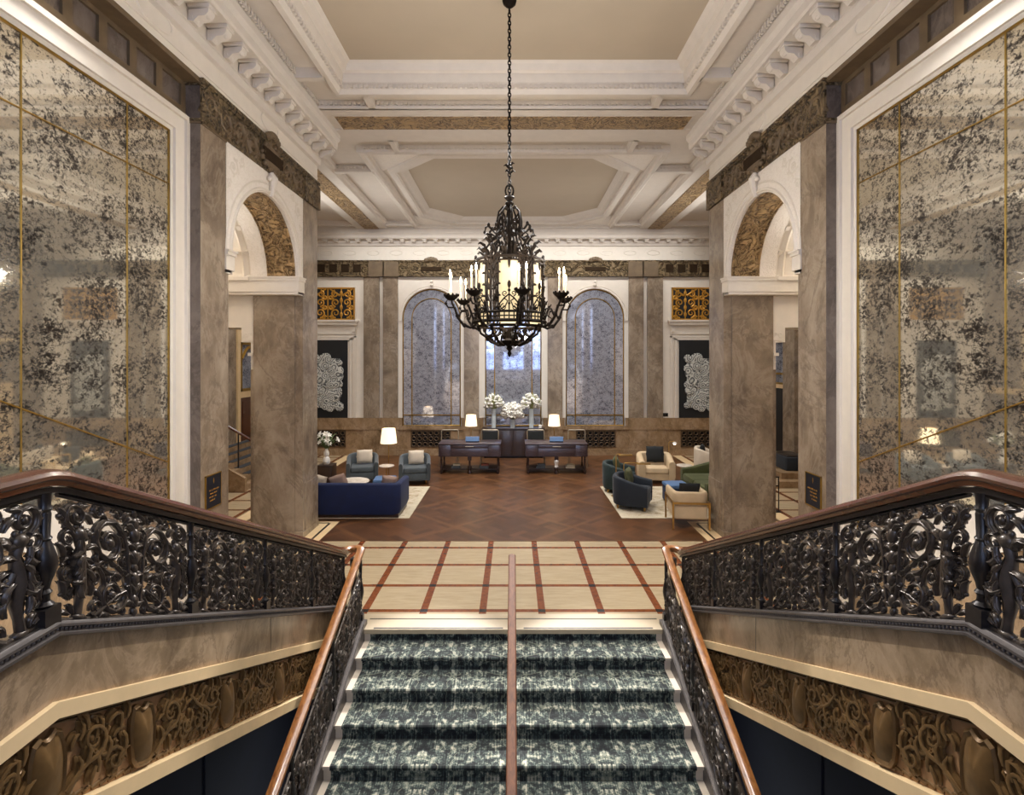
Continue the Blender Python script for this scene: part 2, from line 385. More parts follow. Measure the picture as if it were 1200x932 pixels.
# stone strings beside the steps, the side wells, navy walls below
for sx in (-1, 1):
    who = 'blue sofa' if sx < 0 else 'green sofa'
    f = MB(); prof = [(NOSE+.12, -.5), (NOSE+.12, .06), (NOSE-.02, .06)] + [(NOSE-.02 - 5.0, .06 - 5.0*RI/TR), (NOSE - 5.02, -3.2)]
    f.extrude([(sx*XS, y, z) for y, z in prof], (sx*.13, 0, 0)); struct('wall_stair_string', f, M['iron_rail'], 'grey string edging the central stair steps on the %s side' % who, 'stair string', None)
    f = MB().box(sx*2.01, sx*2.85, NOSE+.2, NOSE+.4, -2.6, -.06)
    prof = [(-1, -2.6), (NOSE+.3, -2.6), (NOSE+.3, railz(NOSE+.3)-.55-.1), (BEND, railz(BEND)-.55), (-1, railz(0)-.55)]
    f.extrude([(sx*2.75, y, z) for y, z in prof], (sx*.1, 0, 0))
    for k in range(5): f.box(sx*2.735, sx*2.75, .3+k*1.1, .34+k*1.1, -2.4, railz(.3+k*1.1)-.75)
    struct('wall_navy', f, M['navy_wall'], 'dark navy wall under the side flight on the %s side' % who, 'wall')
    # fascia under the side flight balustrade
    def band(o0, o1, x0, x1, y0=-1.0, y1=6.62, n=2):
        m = MB(); ys = [y0, BEND, y1]
        for a, b in zip(ys[:-1], ys[1:]):
            za, zb = railz(a), railz(b)
            m.loft([[(x0, a, za+o0), (x1, a, za+o0), (x1, a, za+o1), (x0, a, za+o1)], [(x0, b, zb+o0), (x1, b, zb+o0), (x1, b, zb+o1), (x0, b, zb+o1)]], caps=True)
        fx = m; return fx
    o = struct('wall_fascia', band(-.34, -.03, sx*2.11, sx*2.35), M['marble_fascia'], 'brown marble fascia below the iron balustrade on the %s side' % who, 'wall'); fix_normals(o)
    for yy in (1.95, 4.6):
        MB().box(sx*2.1085, sx*2.111, yy, yy+.006, railz(yy)-.337, railz(yy)-.036).build('joint', M['black_stone'], o, None)
    t = struct('trim_1' if sx < 0 else 'trim_2', band(-.412, -.337, sx*2.08, sx*2.35), M['cream'], 'cream moulding between marble fascia and bronze frieze on the %s side' % who, 'moulding'); fix_normals(t)
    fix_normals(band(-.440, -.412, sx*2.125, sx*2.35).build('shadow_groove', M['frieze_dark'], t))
    fix_normals(band(-.4275, -.4165, sx*2.105, sx*2.35).build('groove_bead', M['bronze'], t))
    t = struct('trim_3' if sx < 0 else 'trim_4', band(-.927, -.838, sx*2.08, sx*2.35), M['cream'], 'cream moulding along the underside of the side flight on the %s side' % who, 'moulding'); fix_normals(t)
    # side flight steps and soffit
    f = MB(); n = 14; r = LAND / n; tr = (NOSE - BEND) / n
    for k in range(n): f.box(sx*2.2, sx*XM, BEND + k*tr, BEND + (k+1)*tr + .03, LAND - (k+1)*r - .42, LAND - (k+1)*r)
    f.box(sx*2.2, sx*XM, -3.0, BEND, LAND - .35, LAND)
    struct('floor_side_flight', f, M['step_white'], 'pale stone side flight along the mirror wall on the %s side' % who, 'stairs', None)
f = MB().box(-2.1, 2.1, -3.0, .35, LAND-.35, LAND); struct('floor_landing', f, M['step_white'], 'upper landing between the two side flights', 'landing')
f = MB().box(-2.9, 2.9, -3.0, 1.7, -2.35, -2.115); struct('floor_vestibule', f, M['tiles'], 'vestibule floor at the foot of the central stair', 'floor')

# piers, arch walls, mirror walls
FRZ = {}
for sx in (-1, 1):
    sd = 'blue sofa' if sx < 0 else 'green sofa'
    X = lambda v: sx * v
    f = MB().box(X(XP), X(4.89), N0, N1, 0, FR0+.02).box(X(XP+.01), X(4.85), N1, N1+.075, 0, IM)
    o = struct('wall_pier_near', f, M['marble'], 'brown marble pier with navy plaque at the mirror wall on the %s side' % sd, 'pier')
    f = MB().box(X(XP+.001), X(4.2), N0-.002, N0+.02, 0, FR1).build('pier_face_shaded', M['marble_darker'], o)  # camera side of the pier, its shade put into a darker marble colour
    f = MB().box(X(XP-.012), X(XP+.02), N0-.012, N1, FR0-.03, FR0+.02).box(X(XP-.012), X(4.2), N0-.014, N0+.02, FR0-.03, FR0+.02); f.build('necking', M['frieze_plain'], o)
    f = MB().box(X(XP), X(4.89), F0, F1, 0, FR0+.02).box(X(XP+.15), X(4.93), F0-.03, F0+.1, 0, IM).box(X(XP-.02), X(4.95), F0-.05, F1+.02, 0, .12)
    f.box(X(XP-.015), X(XP+.1), F0+.1, F1, 0, 1.02)
    f.box(X(4.85), X(5.02), F0+.05, F1, 0, 3.2)
    struct('wall_pier_far', f, M['marble'], 'free standing brown marble pier beside the %s' % sd, 'pier')
    # arch wall
    yc, R = (N1 + F0)/2 - .02, 1.165
    def arch(x0, x1, r, name, mat, lab, par=None):
        pass
    n = 36; inner = [(yc + R*cos(pi*i/n), SP + R*sin(pi*i/n)) for i in range(n+1)]
    outer = []
    for i in range(n+1):
        a = pi*i/n; c, s_ = cos(a), sin(a); k = 1e9
        if c > 1e-6: k = min(k, (F0+.01 - yc)/c)
        if c < -1e-6: k = min(k, (N1-.01 - yc)/c)
        if s_ > 1e-6: k = min(k, (FR0+.01 - SP)/s_)
        outer.append((yc + k*c, SP + k*s_))
    # exact corners
    for cy in (F0+.01, N1-.01):
        a = atan2(FR0+.01 - SP, cy - yc); j = min(range(n+1), key=lambda i: abs(pi*i/n - a)); outer[j] = (cy, FR0+.01)
    f = MB()
    for xx in (XP, 4.89): f.loft([[(X(xx), y, z) for y, z in inner], [(X(xx), y, z) for y, z in outer]], closed=False)
    f.loft([[(X(XP), y, z) for y, z in inner], [(X(XP+.06), y, z) for y, z in inner]], closed=False)
    f.loft([[(X(XP+.58), y, z) for y, z in inner], [(X(4.89), y, z) for y, z in inner]], closed=False)
    f.box(X(XP), X(4.89), F0-.205, F0+.005, IM+.02, SP+.0).box(X(XP), X(4.89), N1-.005, N1+.145, IM+.02, SP)
    f.box(X(XP+.3), X(4.88), N1-.01, F0+.01, FR0+.005, 8.2)
    w = struct('wall_arch', f, M['white_carved'], 'white plaster wall pierced by a round arch beside the mirror on the %s side' % sd, 'wall'); fix_normals(w)
    m = MB()
    for rr, t in ((R+.045, .03), (R+.165, .016)):
        m.tube([(X(XP), yc + rr*cos(pi*i/30), SP + rr*sin(pi*i/30)) for i in range(31)], t, 6)
    m.build('archivolt', M['white'], w)
    m = MB().tube([(X(XP-.01), yc+.02, SP+R-.02), (X(XP-.05), yc, SP+R+.14), (X(XP-.06), yc, SP+R+.26), (X(XP-.02), yc, SP+R+.36)], [.035,.06,.075,.04], 8)
    for k in range(-2, 3): m.ball((X(XP-.04), yc + k*.05, SP+R+.3 - abs(k)*.03), .045)
    m.build('keystone', M['white'], w)
    m = MB(); ri = R - .012
    m.loft([[(X(XP+.06), yc+ri*cos(pi*i/n), SP+ri*sin(pi*i/n)) for i in range(n+1)], [(X(XP+.58), yc+ri*cos(pi*i/n), SP+ri*sin(pi*i/n)) for i in range(n+1)]], closed=False)
    for xx in (XP+.075, XP+.12, XP+.565, XP+.52): m.tube([(X(xx), yc+ri*cos(pi*i/n), SP+ri*sin(pi*i/n)) for i in range(n+1)], .018, 5)
    m.build('gilt_soffit', M['gilt'], w)
    m = MB()
    for y0, y1 in ((F0-.235, F0+.03), (N1-.03, N1+.17)):
        for z0, z1, e in ((IM, IM+.05, .0), (IM+.05, SP-.07, .02), (SP-.07, SP-.02, .04), (SP-.02, SP+.005, .055)):
            m.box(X(XP-e), X(4.9), y0 - (e if y0 > 9 else 0), y1 + (0 if y0 > 9 else e), z0, z1)
    m.build('impost', M['white'], w)
    # upper wall, frieze, cornice above
    f = MB().box(X(XP), X(4.6), -3.0, F1, FR1+.003, 8.35)
    for z, e, h in ((7.08, .012, .02), (7.42, .014, .03)): f.box(X(XP-e), X(XP), -3.0, F1, z, z+h)
    u = struct('wall_upper', f, M['white'], 'white plaster wall over the brown frieze on the %s side' % sd, 'wall')
    m = MB()
    for k, yy in enumerate((2.9, 5.9, 8.69)):
        m.tube([(X(XP), yy + .3*cos(a*pi/12), 7.25 + .13*sin(a*pi/12)) for a in range(25)], .016, 5, caps=False)
    m.build('plaster_cartouche', M['white'], u)
    f = MB().box(X(XP), X(4.89), N0, F1, FR0, FR1).box(X(XP-.02), X(4.9), N0-.02, F1+.02, FR0, FR0+.035).box(X(XP-.05), X(4.9), N0-.02, F1+.03, FR1-.05, FR1+.002).box(X(XP-.03), X(4.9), N0-.02, F1+.02, FR1-.09, FR1-.05)
    z = FRZ[sx] = struct('trim_frieze', f, M['frieze'], 'carved brown stone frieze over arch and piers on the %s side' % sd, 'frieze')
    m = MB().box(X(XP-.05), X(XP), F0-.0, F1+.04, FR0, FR1-.09).box(X(XP-.03), X(XP), N0-.01, N1, FR0+.03, FR1-.09); m.build('frieze_block', M['frieze'], z)
    m = MB(); cz = (FR0+FR1)/2
    m.lathe([(.0,-.0),(.30,-.0),(.32,.03),(.26,.06),(.0,.07)], 16).mapped(lambda a,b,c: (X(XP-.005) - sx*c, yc + a, cz-.03 + b*.62)); 
    for a in range(-3, 4): m.ball((X(XP-.05), yc + a*.055, cz + .28 + .07*cos(a*.5)), .06)
    for a in range(14): m.ball((X(XP-.03), yc + (.33+.05*sin(a*5))*cos(a*2*pi/14), cz-.02 + .2*sin(a*2*pi/14)), .05)
    m.build('cartouche', M['frieze_plain'], z)
    m = MB().box(X(XP-.075), X(XP-.05), yc-.34, yc+.34, cz-.12, cz+.06); m.build('cartouche_plaque', M['frieze_dark'], z)
    # mirror wall with coffered frieze
    f = MB().box(X(XM+.02), X(XM+.3), -3.0, N0, 0, 8.3); mw = struct('wall_left' if sx < 0 else 'wall_right', f, M['marble_darker'], 'side wall carrying the antique mirror on the %s side' % sd, 'wall')
    f = MB().box(X(XM-.01), X(XM+.05), -3.0, N0, 6.49, 6.60).box(X(XM-.01), X(XM+.05), -3.0, N0, 6.88, FR1).box(X(XP), X(XM+.05), -3.0, N0-.0, FR1-.06, FR1+.002)
    f.box(X(XM-.03), X(XM+.05), -3.0, N0, 6.49, 6.53); yy = 6.70
    f.box(X(XM-.01), X(XM+.05), yy-.02, N0, 6.6, 6.88)
    while yy > -2.6:
        yy -= .43; f.box(X(XM-.01), X(XM+.05), yy-.06, yy+.05, 6.6, 6.88)
    z = struct('trim_coffered_frieze', f, M['frieze_plain'], 'brown frieze of square coffers above the mirror on the %s side' % sd, 'frieze')
    MB().box(X(XM+.045), X(XM+.06), -3.0, N0, 6.55, 6.92).build('coffer_ground', M['frieze_dark'], z)
    # mirror frame (white) and mirror
    f = MB(); z0 = -.0; A = [(6.453, 6.20), (6.77, 6.49)]
    def frame(e, w0, w1):
        ya, yb = 6.453 + w0, 6.453 + w1; za, zb = 6.20 + w0*.92, 6.20 + w1*.92
        f.box(X(XM-e), X(XM+.03), ya, yb, .3, zb); f.box(X(XM-e), X(XM+.03), -1.5, ya, za, zb)
    frame(.02, 0, .05); frame(.05, .05, .10); frame(.035, .10, .25); frame(.07, .25, .312)
    fr = struct('trim_mirror_frame', f, M['white'], 'white moulded frame around the antique mirror on the %s side' % sd, 'frame')
    t = thing('wall_mirror', 'tall antiqued mirror wall with gold bars above the side flight on the %s side' % sd, 'mirror', (X(XM), 0, 0))
    MB().box(0, sx*.018, -1.5, 6.453, .3, 6.20).build('mirror_glass', M['mirror_side'], t)
    def bar(pa, pb, wv=.007):
        m = MB().tube([(-sx*.004, *pa), (-sx*.004, *pb)], wv, 6); m.build('gold_bar', M['gold_dull'], t)
    for yy in (5.75, 4.51, 3.27, 2.03, .79): bar((yy, .3), (yy, 6.2))
    bar((-1.5, 5.537), (6.453, 5.537)); bar((6.453, 2.14), (2.6, 2.14+3.853*.432)); bar((2.6, 2.14+3.853*.432), (-1.5, 2.14+3.853*.432))
    MB().box(-sx*.012, 0, 6.435, 6.453, .3, 6.2).box(-sx*.012, 0, -1.5, 6.453, 6.18, 6.2).build('gold_edge', M['gold_dull'], t)
    # skirting on the side flight (white strip seen through the iron)
    f = MB(); dd = MB()
    for a, b in ((-1.5, BEND), (BEND, 6.7)):
        za, zb = railz(a)+.52, railz(b)+.52
        f.loft([[(X(XM-.04), a, za), (X(XM+.01), a, za), (X(XM+.01), a, za+.40), (X(XM-.04), a, za+.40)], [(X(XM-.04), b, zb), (X(XM+.01), b, zb), (X(XM+.01), b, zb+.40), (X(XM-.04), b, zb+.40)]], caps=True)
        dd.loft([[(X(XM-.03), a, za-1.1), (X(XM+.01), a, za-1.1), (X(XM+.01), a, za), (X(XM-.03), a, za)], [(X(XM-.03), b, zb-1.1), (X(XM+.01), b, zb-1.1), (X(XM+.01), b, zb), (X(XM-.03), b, zb)]], caps=True)
    o = struct('baseboard_left' if sx < 0 else 'baseboard_right', f, M['white'], 'white moulding sloping above the marble dado of the side flight on the %s side' % sd, 'skirting'); fix_normals(o)
    o = struct('wall_dado', dd, M['marble_fascia'], 'brown marble dado along the side flight under the mirror on the %s side' % sd, 'dado'); fix_normals(o)
    # plaque on the near pier
    t = thing('wall_plaque', 'small navy plaque with gold lettering on the pier on the %s side' % sd, 'plaque', (X(XP), 6.87, 1.44))
    MB().box(-sx*.014, 0, 0, .34, 0, .42).build('plate', M['plaque'], t)
    m = MB().box(-sx*.018, 0, -.014, 0, -.014, .434).box(-sx*.018, 0, .34, .354, -.014, .434).box(-sx*.018, 0, -.014, .354, .42, .434).box(-sx*.018, 0, -.014, .354, -.014, 0); m.build('rim', M['gold_dull'], t)
    m = MB(); rr = random.Random(3)
    for row, (a, b) in enumerate(((.07, .29), (.09, .25), (.07, .24), (.08, .2))):
        q = a
        while q < b:
            w_ = rr.uniform(.008, .016); m.box(-sx*.0155, -sx*.0135, q, q + w_, .22 - row*.045, .22 - row*.045 + rr.uniform(.012,.02)); q += w_ + rr.choice((.006, .006, .018))
    m.build('lettering', M['gold'], t)
    m = MB().box(-sx*.0155, -sx*.0135, .16, .18, .33, .36).box(-sx*.0155, -sx*.0135, .165, .175, .31, .38); m.build('emblem', M['gold'], t)
    # cornice with modillions along the side wall
    z0 = EYE
    prof = [(0, 3.93), (.06, 3.95), (.08, 4.05), (.10, 4.06), (.10, 4.24), (.40, 4.26), (.42, 4.29), (.42, 4.40), (.47, 4.46), (.47, 4.56), (.45, 4.60), (.44, 4.72), (.0, 4.72)]
    f = MB().loft([[(X(XP - a), y, z0 + b) for a, b in prof] for y in (-3.0, F1+.0)], caps=True)
    co = struct('trim_cornice', f, M['ceil_white'], 'white bracketed cornice under the ceiling on the %s side' % sd, 'cornice', 25); fix_normals(co)
    yy = F1 - .12; proto = None
    while yy > 2.5:
        if proto is None:
            m = MB().rbox(0, .27, -.09, .09, 0, .05, .01); m.loft([[(a, q, -b) for a, b in ((0,.02),(.0,.15),(.06,.16),(.12,.1),(.2,.09),(.24,.05),(.25,0))] for q in (-.065, .065)], caps=True)
            m.ball((.05, 0, -.11), .05, (1,1.5,1)).ball((.2, 0, -.06), .035, (1,1.9,1))
            m.mapped(lambda a,b,c: (-sx*a, b, c)); proto = m.build('modillion', M['ceil_white'], co, 40, (X(XP-.11), yy, z0+4.205)); fix_normals(proto)
        else: inst(proto, co, (X(XP-.11), yy, z0+4.205))
        yy -= .39
    m = MB(); yy = F1 - .03
    while yy > 3: m.box(X(XP-.46), X(XP-.49), yy-.05, yy-.015, z0+4.60, z0+4.66); yy -= .065
    m.build('dentil_course', M['ceil_white'], co)

# ------------------------------------------------------------------ ceiling
z = EYE; f = MB()
Y0C = .2
f.box(-5, 5, -3.0, 10.6, z+5.0, z+5.15)                                      # front bay field
f.box(-XW, XW, 10.5, YB, z+4.80, z+4.95)                                     # back bay field
ceil = struct('ceiling', f, M['ceil'], 'flat beige plaster ceiling fields', 'ceiling', None)
def dent(m, a, b, axis, c, face, zb, h=.055, dep=.03, sgn=1):
    p = a
    while p < b:
        if axis == 'x': m.box(p, p+.045, c, c + sgn*.04, zb, zb+h)
        else: m.box(c, c + sgn*.04, p, p+.045, zb, zb+h)
        p += .085
# front bay: beam band, recess ring, inner frame
f = MB()
f.box(-5, 5, 9.63, 9.9, z+4.55, z+5.1).box(-5, 5, 9.9, 10.49, z+4.57, z+5.1).box(-5, 5, 10.49, 11.06, z+4.55, z+5.1)
f.box(-5, 5, -3.0, 9.63, z+4.72, z+4.9).box(-5, 5, 9.55, 9.63, z+4.66, z+4.72)
# hole for the centre field: the recess ring is four strips instead of a plate
f = MB()
f.box(-4.6, 4.6, 9.63, 9.9, z+4.55, z+5.1).box(-4.6, 4.6, 9.9, 10.49, z+4.575, z+5.1).box(-5.5, 5.5, 10.49, 11.06, z+4.55, z+5.1)
f.box(-4.6, 4.6, 9.1, 9.63, z+4.72, z+5.0)
for sx in (-1, 1): f.box(sx*3.0, sx*4.6, -3.0, 9.1, z+4.72, z+5.0)
f.box(-4.6, 4.6, 9.60, 9.66, z+4.55, z+4.60)
def rect_frame(m, x, y0, y1, prof):
    """moulding profile (inset, z) carried around a rectangle"""
    m.loft([[(-x+a, y0+a, z+b), (x-a, y0+a, z+b), (x-a, y1-a, z+b), (-x+a, y1-a, z+b)] for a, b in prof])
rect_frame(f, 3.09, .4, 9.19, [(0, 4.72), (0, 4.57), (.02, 4.55), (.10, 4.55), (.12, 4.60), (.14, 4.62), (.14, 4.70), (.17, 4.73), (.20, 4.82), (.2, 4.86), (.26, 4.88), (.30, 4.97), (.36, 5.0)])
for yy in (8.55, 3.0): 
    for sx in (-1, 1): f.box(sx*3.05, sx*3.6, yy, yy+.12, z+4.55, z+4.75)
for sx in (-1, 1): f.box(sx*2.5, sx*2.62, 9.15, 9.66, z+4.55, z+4.75)
bm = struct('ceiling_beam', f, M['ceil_white'], 'white moulded ceiling beams and frame over the stair bay', 'ceiling beam', 25)
m = MB(); dent(m, -2.95, 2.95, 'x', 9.05, 0, z+4.63, .06, .02, -1); dent(m, -3.5, 3.5, 'x', 9.63, 0, z+4.62, .05, .02, -1)
for sx in (-1, 1): dent(m, 3, 9.0, 'y', sx*2.95, 0, z+4.63, .06, .02, -sx); dent(m, 3, 8.5, 'y', sx*3.54, 0, z+4.63, .06, .02, -sx)
m.build('dentil_course', M['ceil_white'], bm)
m = MB().box(-3.375, 3.375, 9.9, 10.49, z+4.55, z+4.58); m.build('gilt_band', M['gilt'], bm)
m = MB().box(-3.375, 3.375, 9.87, 9.91, z+4.545, z+4.56).box(-3.375, 3.375, 10.48, 10.51, z+4.545, z+4.56).box(-3.40, -3.36, 9.87, 10.51, z+4.545, z+4.57).box(3.36, 3.40, 9.87, 10.51, z+4.545, z+4.57); m.build('band_edge', M['ceil_white'], bm)
# back bay
f = MB(); 
f.box(-XW, XW, 11.06, YB, z+4.73, z+4.82)
f = MB()
for a, b in ((-XW, -3.4), (3.4, XW)): f.box(a, b, 10.5, YB, z+4.72, z+4.85)
f.box(-3.4, 3.4, 11.0, 11.8, z+4.72, z+4.85).box(-3.4, 3.4, 18.3, YB, z+4.72, z+4.85)
rect_frame(f, 3.46, 11.65, 18.5, [(0, 4.72), (0, 4.57), (.03, 4.55), (.12, 4.55), (.14, 4.60), (.20, 4.63), (.24, 4.70)])
oct_ = lambda x, y0, y1, c, zz: [(-x+c,y0,z+zz),(x-c,y0,z+zz),(x,y0+c,z+zz),(x,y1-c,z+zz),(x-c,y1,z+zz),(-x+c,y1,z+zz),(-x,y1-c,z+zz),(-x,y0+c,z+zz)]
f.loft([oct_(3.08-a, 12.0+a, 18.2-a, 1.0, b) for a, b in ((-.02, 4.70), (0, 4.62), (.05, 4.60), (.16, 4.61), (.18, 4.66), (.30, 4.69), (.34, 4.74), (.42, 4.80))])
f.box(-3.25, 3.25, 11.85, 12.02, z+4.69, z+4.8).box(-3.25, 3.25, 18.18, 18.4, z+4.69, z+4.8)
for sx in (-1, 1): f.box(sx*3.06, sx*3.3, 11.85, 18.4, z+4.69, z+4.8)
for sx in (-1, 1):
    f.box(sx*2.5, sx*2.62, 11.0, 11.72, z+4.55, z+4.75)
    for yy in (12.85, 18.0): f.box(sx*3.4, sx*4.35, yy, yy+.14, z+4.55, z+4.75); f.box(sx*5.45, sx*XW, yy, yy+.14, z+4.55, z+4.75)
    f.loft([[(sx*a, y, z+b) for a, b in ((4.28, 4.74), (4.30, 4.62), (4.36, 4.60), (4.40, 4.55), (5.46, 4.55), (5.50, 4.60), (5.56, 4.62), (5.58, 4.74))] for y in (F1-.2, YB)], caps=True)
    f.box(sx*4.3, sx*XW, F1-.05, 11.06, z+4.55, z+4.8)
bb = struct('ceiling_coffers', f, M['ceil_white'], 'white coffered ceiling with octagonal centre over the lounge', 'ceiling', 25); fix_normals(bb)
m = MB()
for sx in (-1, 1): 
    m.add([(sx*3.24, 11.9, z+4.655), (sx*2.0, 11.9, z+4.655), (sx*3.24, 13.1, z+4.655)], [(0,1,2) if sx < 0 else (0,2,1)])
    m.add([(sx*3.24, 18.3, z+4.655), (sx*2.0, 18.3, z+4.655), (sx*3.24, 17.1, z+4.655)], [(0,2,1) if sx < 0 else (0,1,2)])
m.build('spandrel_relief', M['white_carved'], bb)
m = MB(); dent(m, -3.3, 3.3, 'x', 11.65, 0, z+4.62, .06, .02, -1)
for sx in (-1, 1):
    for yy in (12.85, 18.0): dent(m, min(sx*3.5, sx*4.3), max(sx*3.5, sx*4.3), 'x', yy, 0, z+4.62, .06, .02, -1)
m.build('dentil_course', M['ceil_white'], bb)
for sx in (-1, 1): MB().box(sx*4.68, sx*5.18, F1-.2, YB-.35, z+4.535, z+4.56).build('gilt_band', M['gilt'], bb)

# ------------------------------------------------------------------ back wall
px = lambda v: (v - 601.5) / 32.98
py = lambda v: EYE + (421 - v) / 32.98
def arch_panel(cx, hw, x0, x1, ytop, spring, bottom, name='wall_back', n=28):
    """white wall panel x0..x1 with an arched opening of half width hw"""
    f = MB(); zt = ytop; inner = [(cx + hw*cos(pi*i/n), spring + hw*sin(pi*i/n)) for i in range(n+1)]; outer = []
    for i in range(n+1):
        c, s_ = cos(pi*i/n), sin(pi*i/n); k = 1e9
        if c > 1e-6: k = min(k, (x1-cx)/c)
        if c < -1e-6: k = min(k, (x0-cx)/c)
        if s_ > 1e-6: k = min(k, (zt-spring)/s_)
        outer.append((cx + k*c, spring + k*s_))
    for xx in (x0, x1):
        a = atan2(zt-spring, xx-cx); j = min(range(n+1), key=lambda i: abs(pi*i/n - a)); outer[j] = (xx, zt)
    yf = YB - .06
    f.loft([[(x, yf, q) for x, q in inner], [(x, yf, q) for x, q in outer]], closed=False)
    f.loft([[(x, yf, q) for x, q in inner], [(x, YB+.02, q) for x, q in inner]], closed=False)
    f.box(x0, cx-hw, yf, YB+.02, bottom, spring).box(cx+hw, x1, yf, YB+.02, bottom, spring)
    return f
f = MB().box(-XW-.2, XW+.2, YB, YB+.25, 0, 8.3)
wb = struct('wall_back', f, M['white'], 'white plaster wall closing the lobby behind the desks', 'wall', None)
zf0, zf1 = py(325), py(306)
f = MB().box(-XW, XW, YB-.14, YB, zf0, zf1).box(-XW, XW, YB-.17, YB, zf1-.05, zf1).box(-XW, XW, YB-.16, YB, zf0, zf0+.03)
fz = struct('trim_back_frieze', f, M['frieze'], 'carved brown stone frieze across the back wall', 'frieze')
m = MB(); g = MB(); h = MB()
for sx in (-1, 1):
    for k in range(6): g.box(sx*(5.38 + k*.42), sx*(5.65 + k*.42), YB-.145, YB-.13, zf0+.15, zf1-.14); 
    for cx in (2.9*sx,):
        m.lathe([(0,0),(.16,0),(.15,.05),(0,.08)], 12).mapped(lambda a,b,c: (a,b,c)) if False else None
        for k in range(-2, 3): m.ball((cx + k*.08, YB-.17, zf1 + .04*cos(k*.8)), .085, (1,.6,1))
        h.rbox(cx-.36, cx+.36, YB-.16, YB-.13, zf0+.2, zf0+.34, .01)
    for xx in (4.86, 4.35): m.box(sx*(xx-.3), sx*(xx+.25), YB-.17, YB-.13, zf0, zf1-.05)
m.build('cartouche', M['frieze_plain'], fz); g.build('coffer', M['frieze_dark'], fz); h.build('slot_plaque', M['frieze_dark'], fz)
# pilasters, mirrored
pilp = [(427,445), (449.5,467), (544,561.5)]
zb = py(489.5)
for sx in (-1, 1):
    for k, (a, b) in enumerate(pilp):
        x0, x1 = px(a), px(b)
        if sx > 0: x0, x1 = -x1, -x0
        f = MB().box(x0, x1, YB-.11, YB, zb-.02, zf0)
        struct('wall_pilaster', f, M['marble'], 'brown marble pilaster of the back wall, %s, %s side' % (('nearest the navy painting', 'beside the outer arched mirror', 'beside the central arched mirror')[k], 'blue sofa' if sx < 0 else 'green sofa'), 'pilaster')
# wainscot
f = MB().box(-XW, XW, YB-.12, YB, 0, py(500)).box(-XW, px(470), YB-.121, YB, .1, zb).box(-px(470), XW, YB-.121, YB, .1, zb)
for a, b in ((541.5, 566.5), (636.5, 661.5)): f.box(px(a), px(b), YB-.121, YB, .1, zb)
f.box(-XW, XW, YB-.16, YB, py(503), py(499)).box(-XW, XW, YB-.17, YB, 0, .22)
f.box(px(467), px(472), YB-.15, YB, py(499), zb+.0)
for a, b in ((427,445), (449.5,467), (544,561.5), (641.5,659), (736,753.5), (758,776)): f.box(px(a), px(b), YB-.15, YB, .2, zb)
for a in (439, 458, 478, 530, 553): f.box(px(a)-.004, px(a)+.004, YB-.1215, YB-.1, .2, zb-.3)
struct('wall_wainscot', f, M['marble_low'], 'brown marble wainscot along the foot of the back wall', 'wainscot')
# arches with mirrors
def back_mirror(cx, hw, x0, x1, label, lab2):
    spring, bot = py(373), py(498.5)
    f = arch_panel(cx, hw, x0, x1, zf0, spring, zb); w = struct('wall_arch_surround', f, M['white'], lab2, 'wall panel'); fix_normals(w)
    m = MB()
    for rr, t in ((hw+.03, .022), (hw+.1, .016)): m.tube([(cx+rr*cos(pi*i/24), YB-.06, spring+rr*sin(pi*i/24)) for i in range(25)], t, 6)
    m.ball((cx, YB-.08, spring+hw+.13), .07).ball((cx, YB-.08, spring+hw+.25), .05); m.build('archivolt', M['white'], w)
    m = MB()
    for sx in (-1, 1): m.box(cx+sx*hw, cx+sx*(hw+.12), YB-.1, YB, spring-.1, spring+.02)
    m.build('impost', M['white'], w)
    t = thing('arched_mirror', label, 'mirror', (cx, YB-.03, bot))
    g = MB(); ring = [(hw*cos(pi*i/24), 0, spring-bot+hw*sin(pi*i/24)) for i in range(25)] + [(-hw,0,0),(hw,0,0)]
    g.extrude(ring, (0, .02, 0)); fix_normals(g.build('mirror_glass', M['mirror_back'], t, 30))
    m = MB(); iw = hw - .34
    m.tube([(hw-.02, -.005, 0)] + [((hw-.02)*cos(pi*i/24), -.005, spring-bot+(hw-.02)*sin(pi*i/24)) for i in range(25)] + [(-hw+.02, -.005, 0), (hw-.02, -.005, 0)], .022, 4); m.build('bronze_rim', M['gold_dull'], t)
    m = MB()
    for sx in (-1, 1): m.box(sx*iw-.018, sx*iw+.018, -.015, 0, 0, spring-bot+.0)
    m.tube([(iw*cos(pi*i/20), -.005, spring-bot+iw*sin(pi*i/20)) for i in range(21)], .016, 4)
    m.box(-hw, hw, -.015, 0, .35, .386); m.build('glazing_bar', M['gold_dull'], t)
back_mirror(px(506), 1.035, px(467), px(544), 'arched antiqued mirror behind the desk on the blue sofa side', 'white arched surround of the mirror on the blue sofa side')
back_mirror(0.0, 1.0, px(561.5), -px(561.5), 'arched antiqued mirror in the middle behind the flowers', 'white arched surround of the mirror behind the flowers')
back_mirror(-px(506), 1.035, -px(544), -px(467), 'arched antiqued mirror behind the desk on the green sofa side', 'white arched surround of the mirror on the green sofa side')
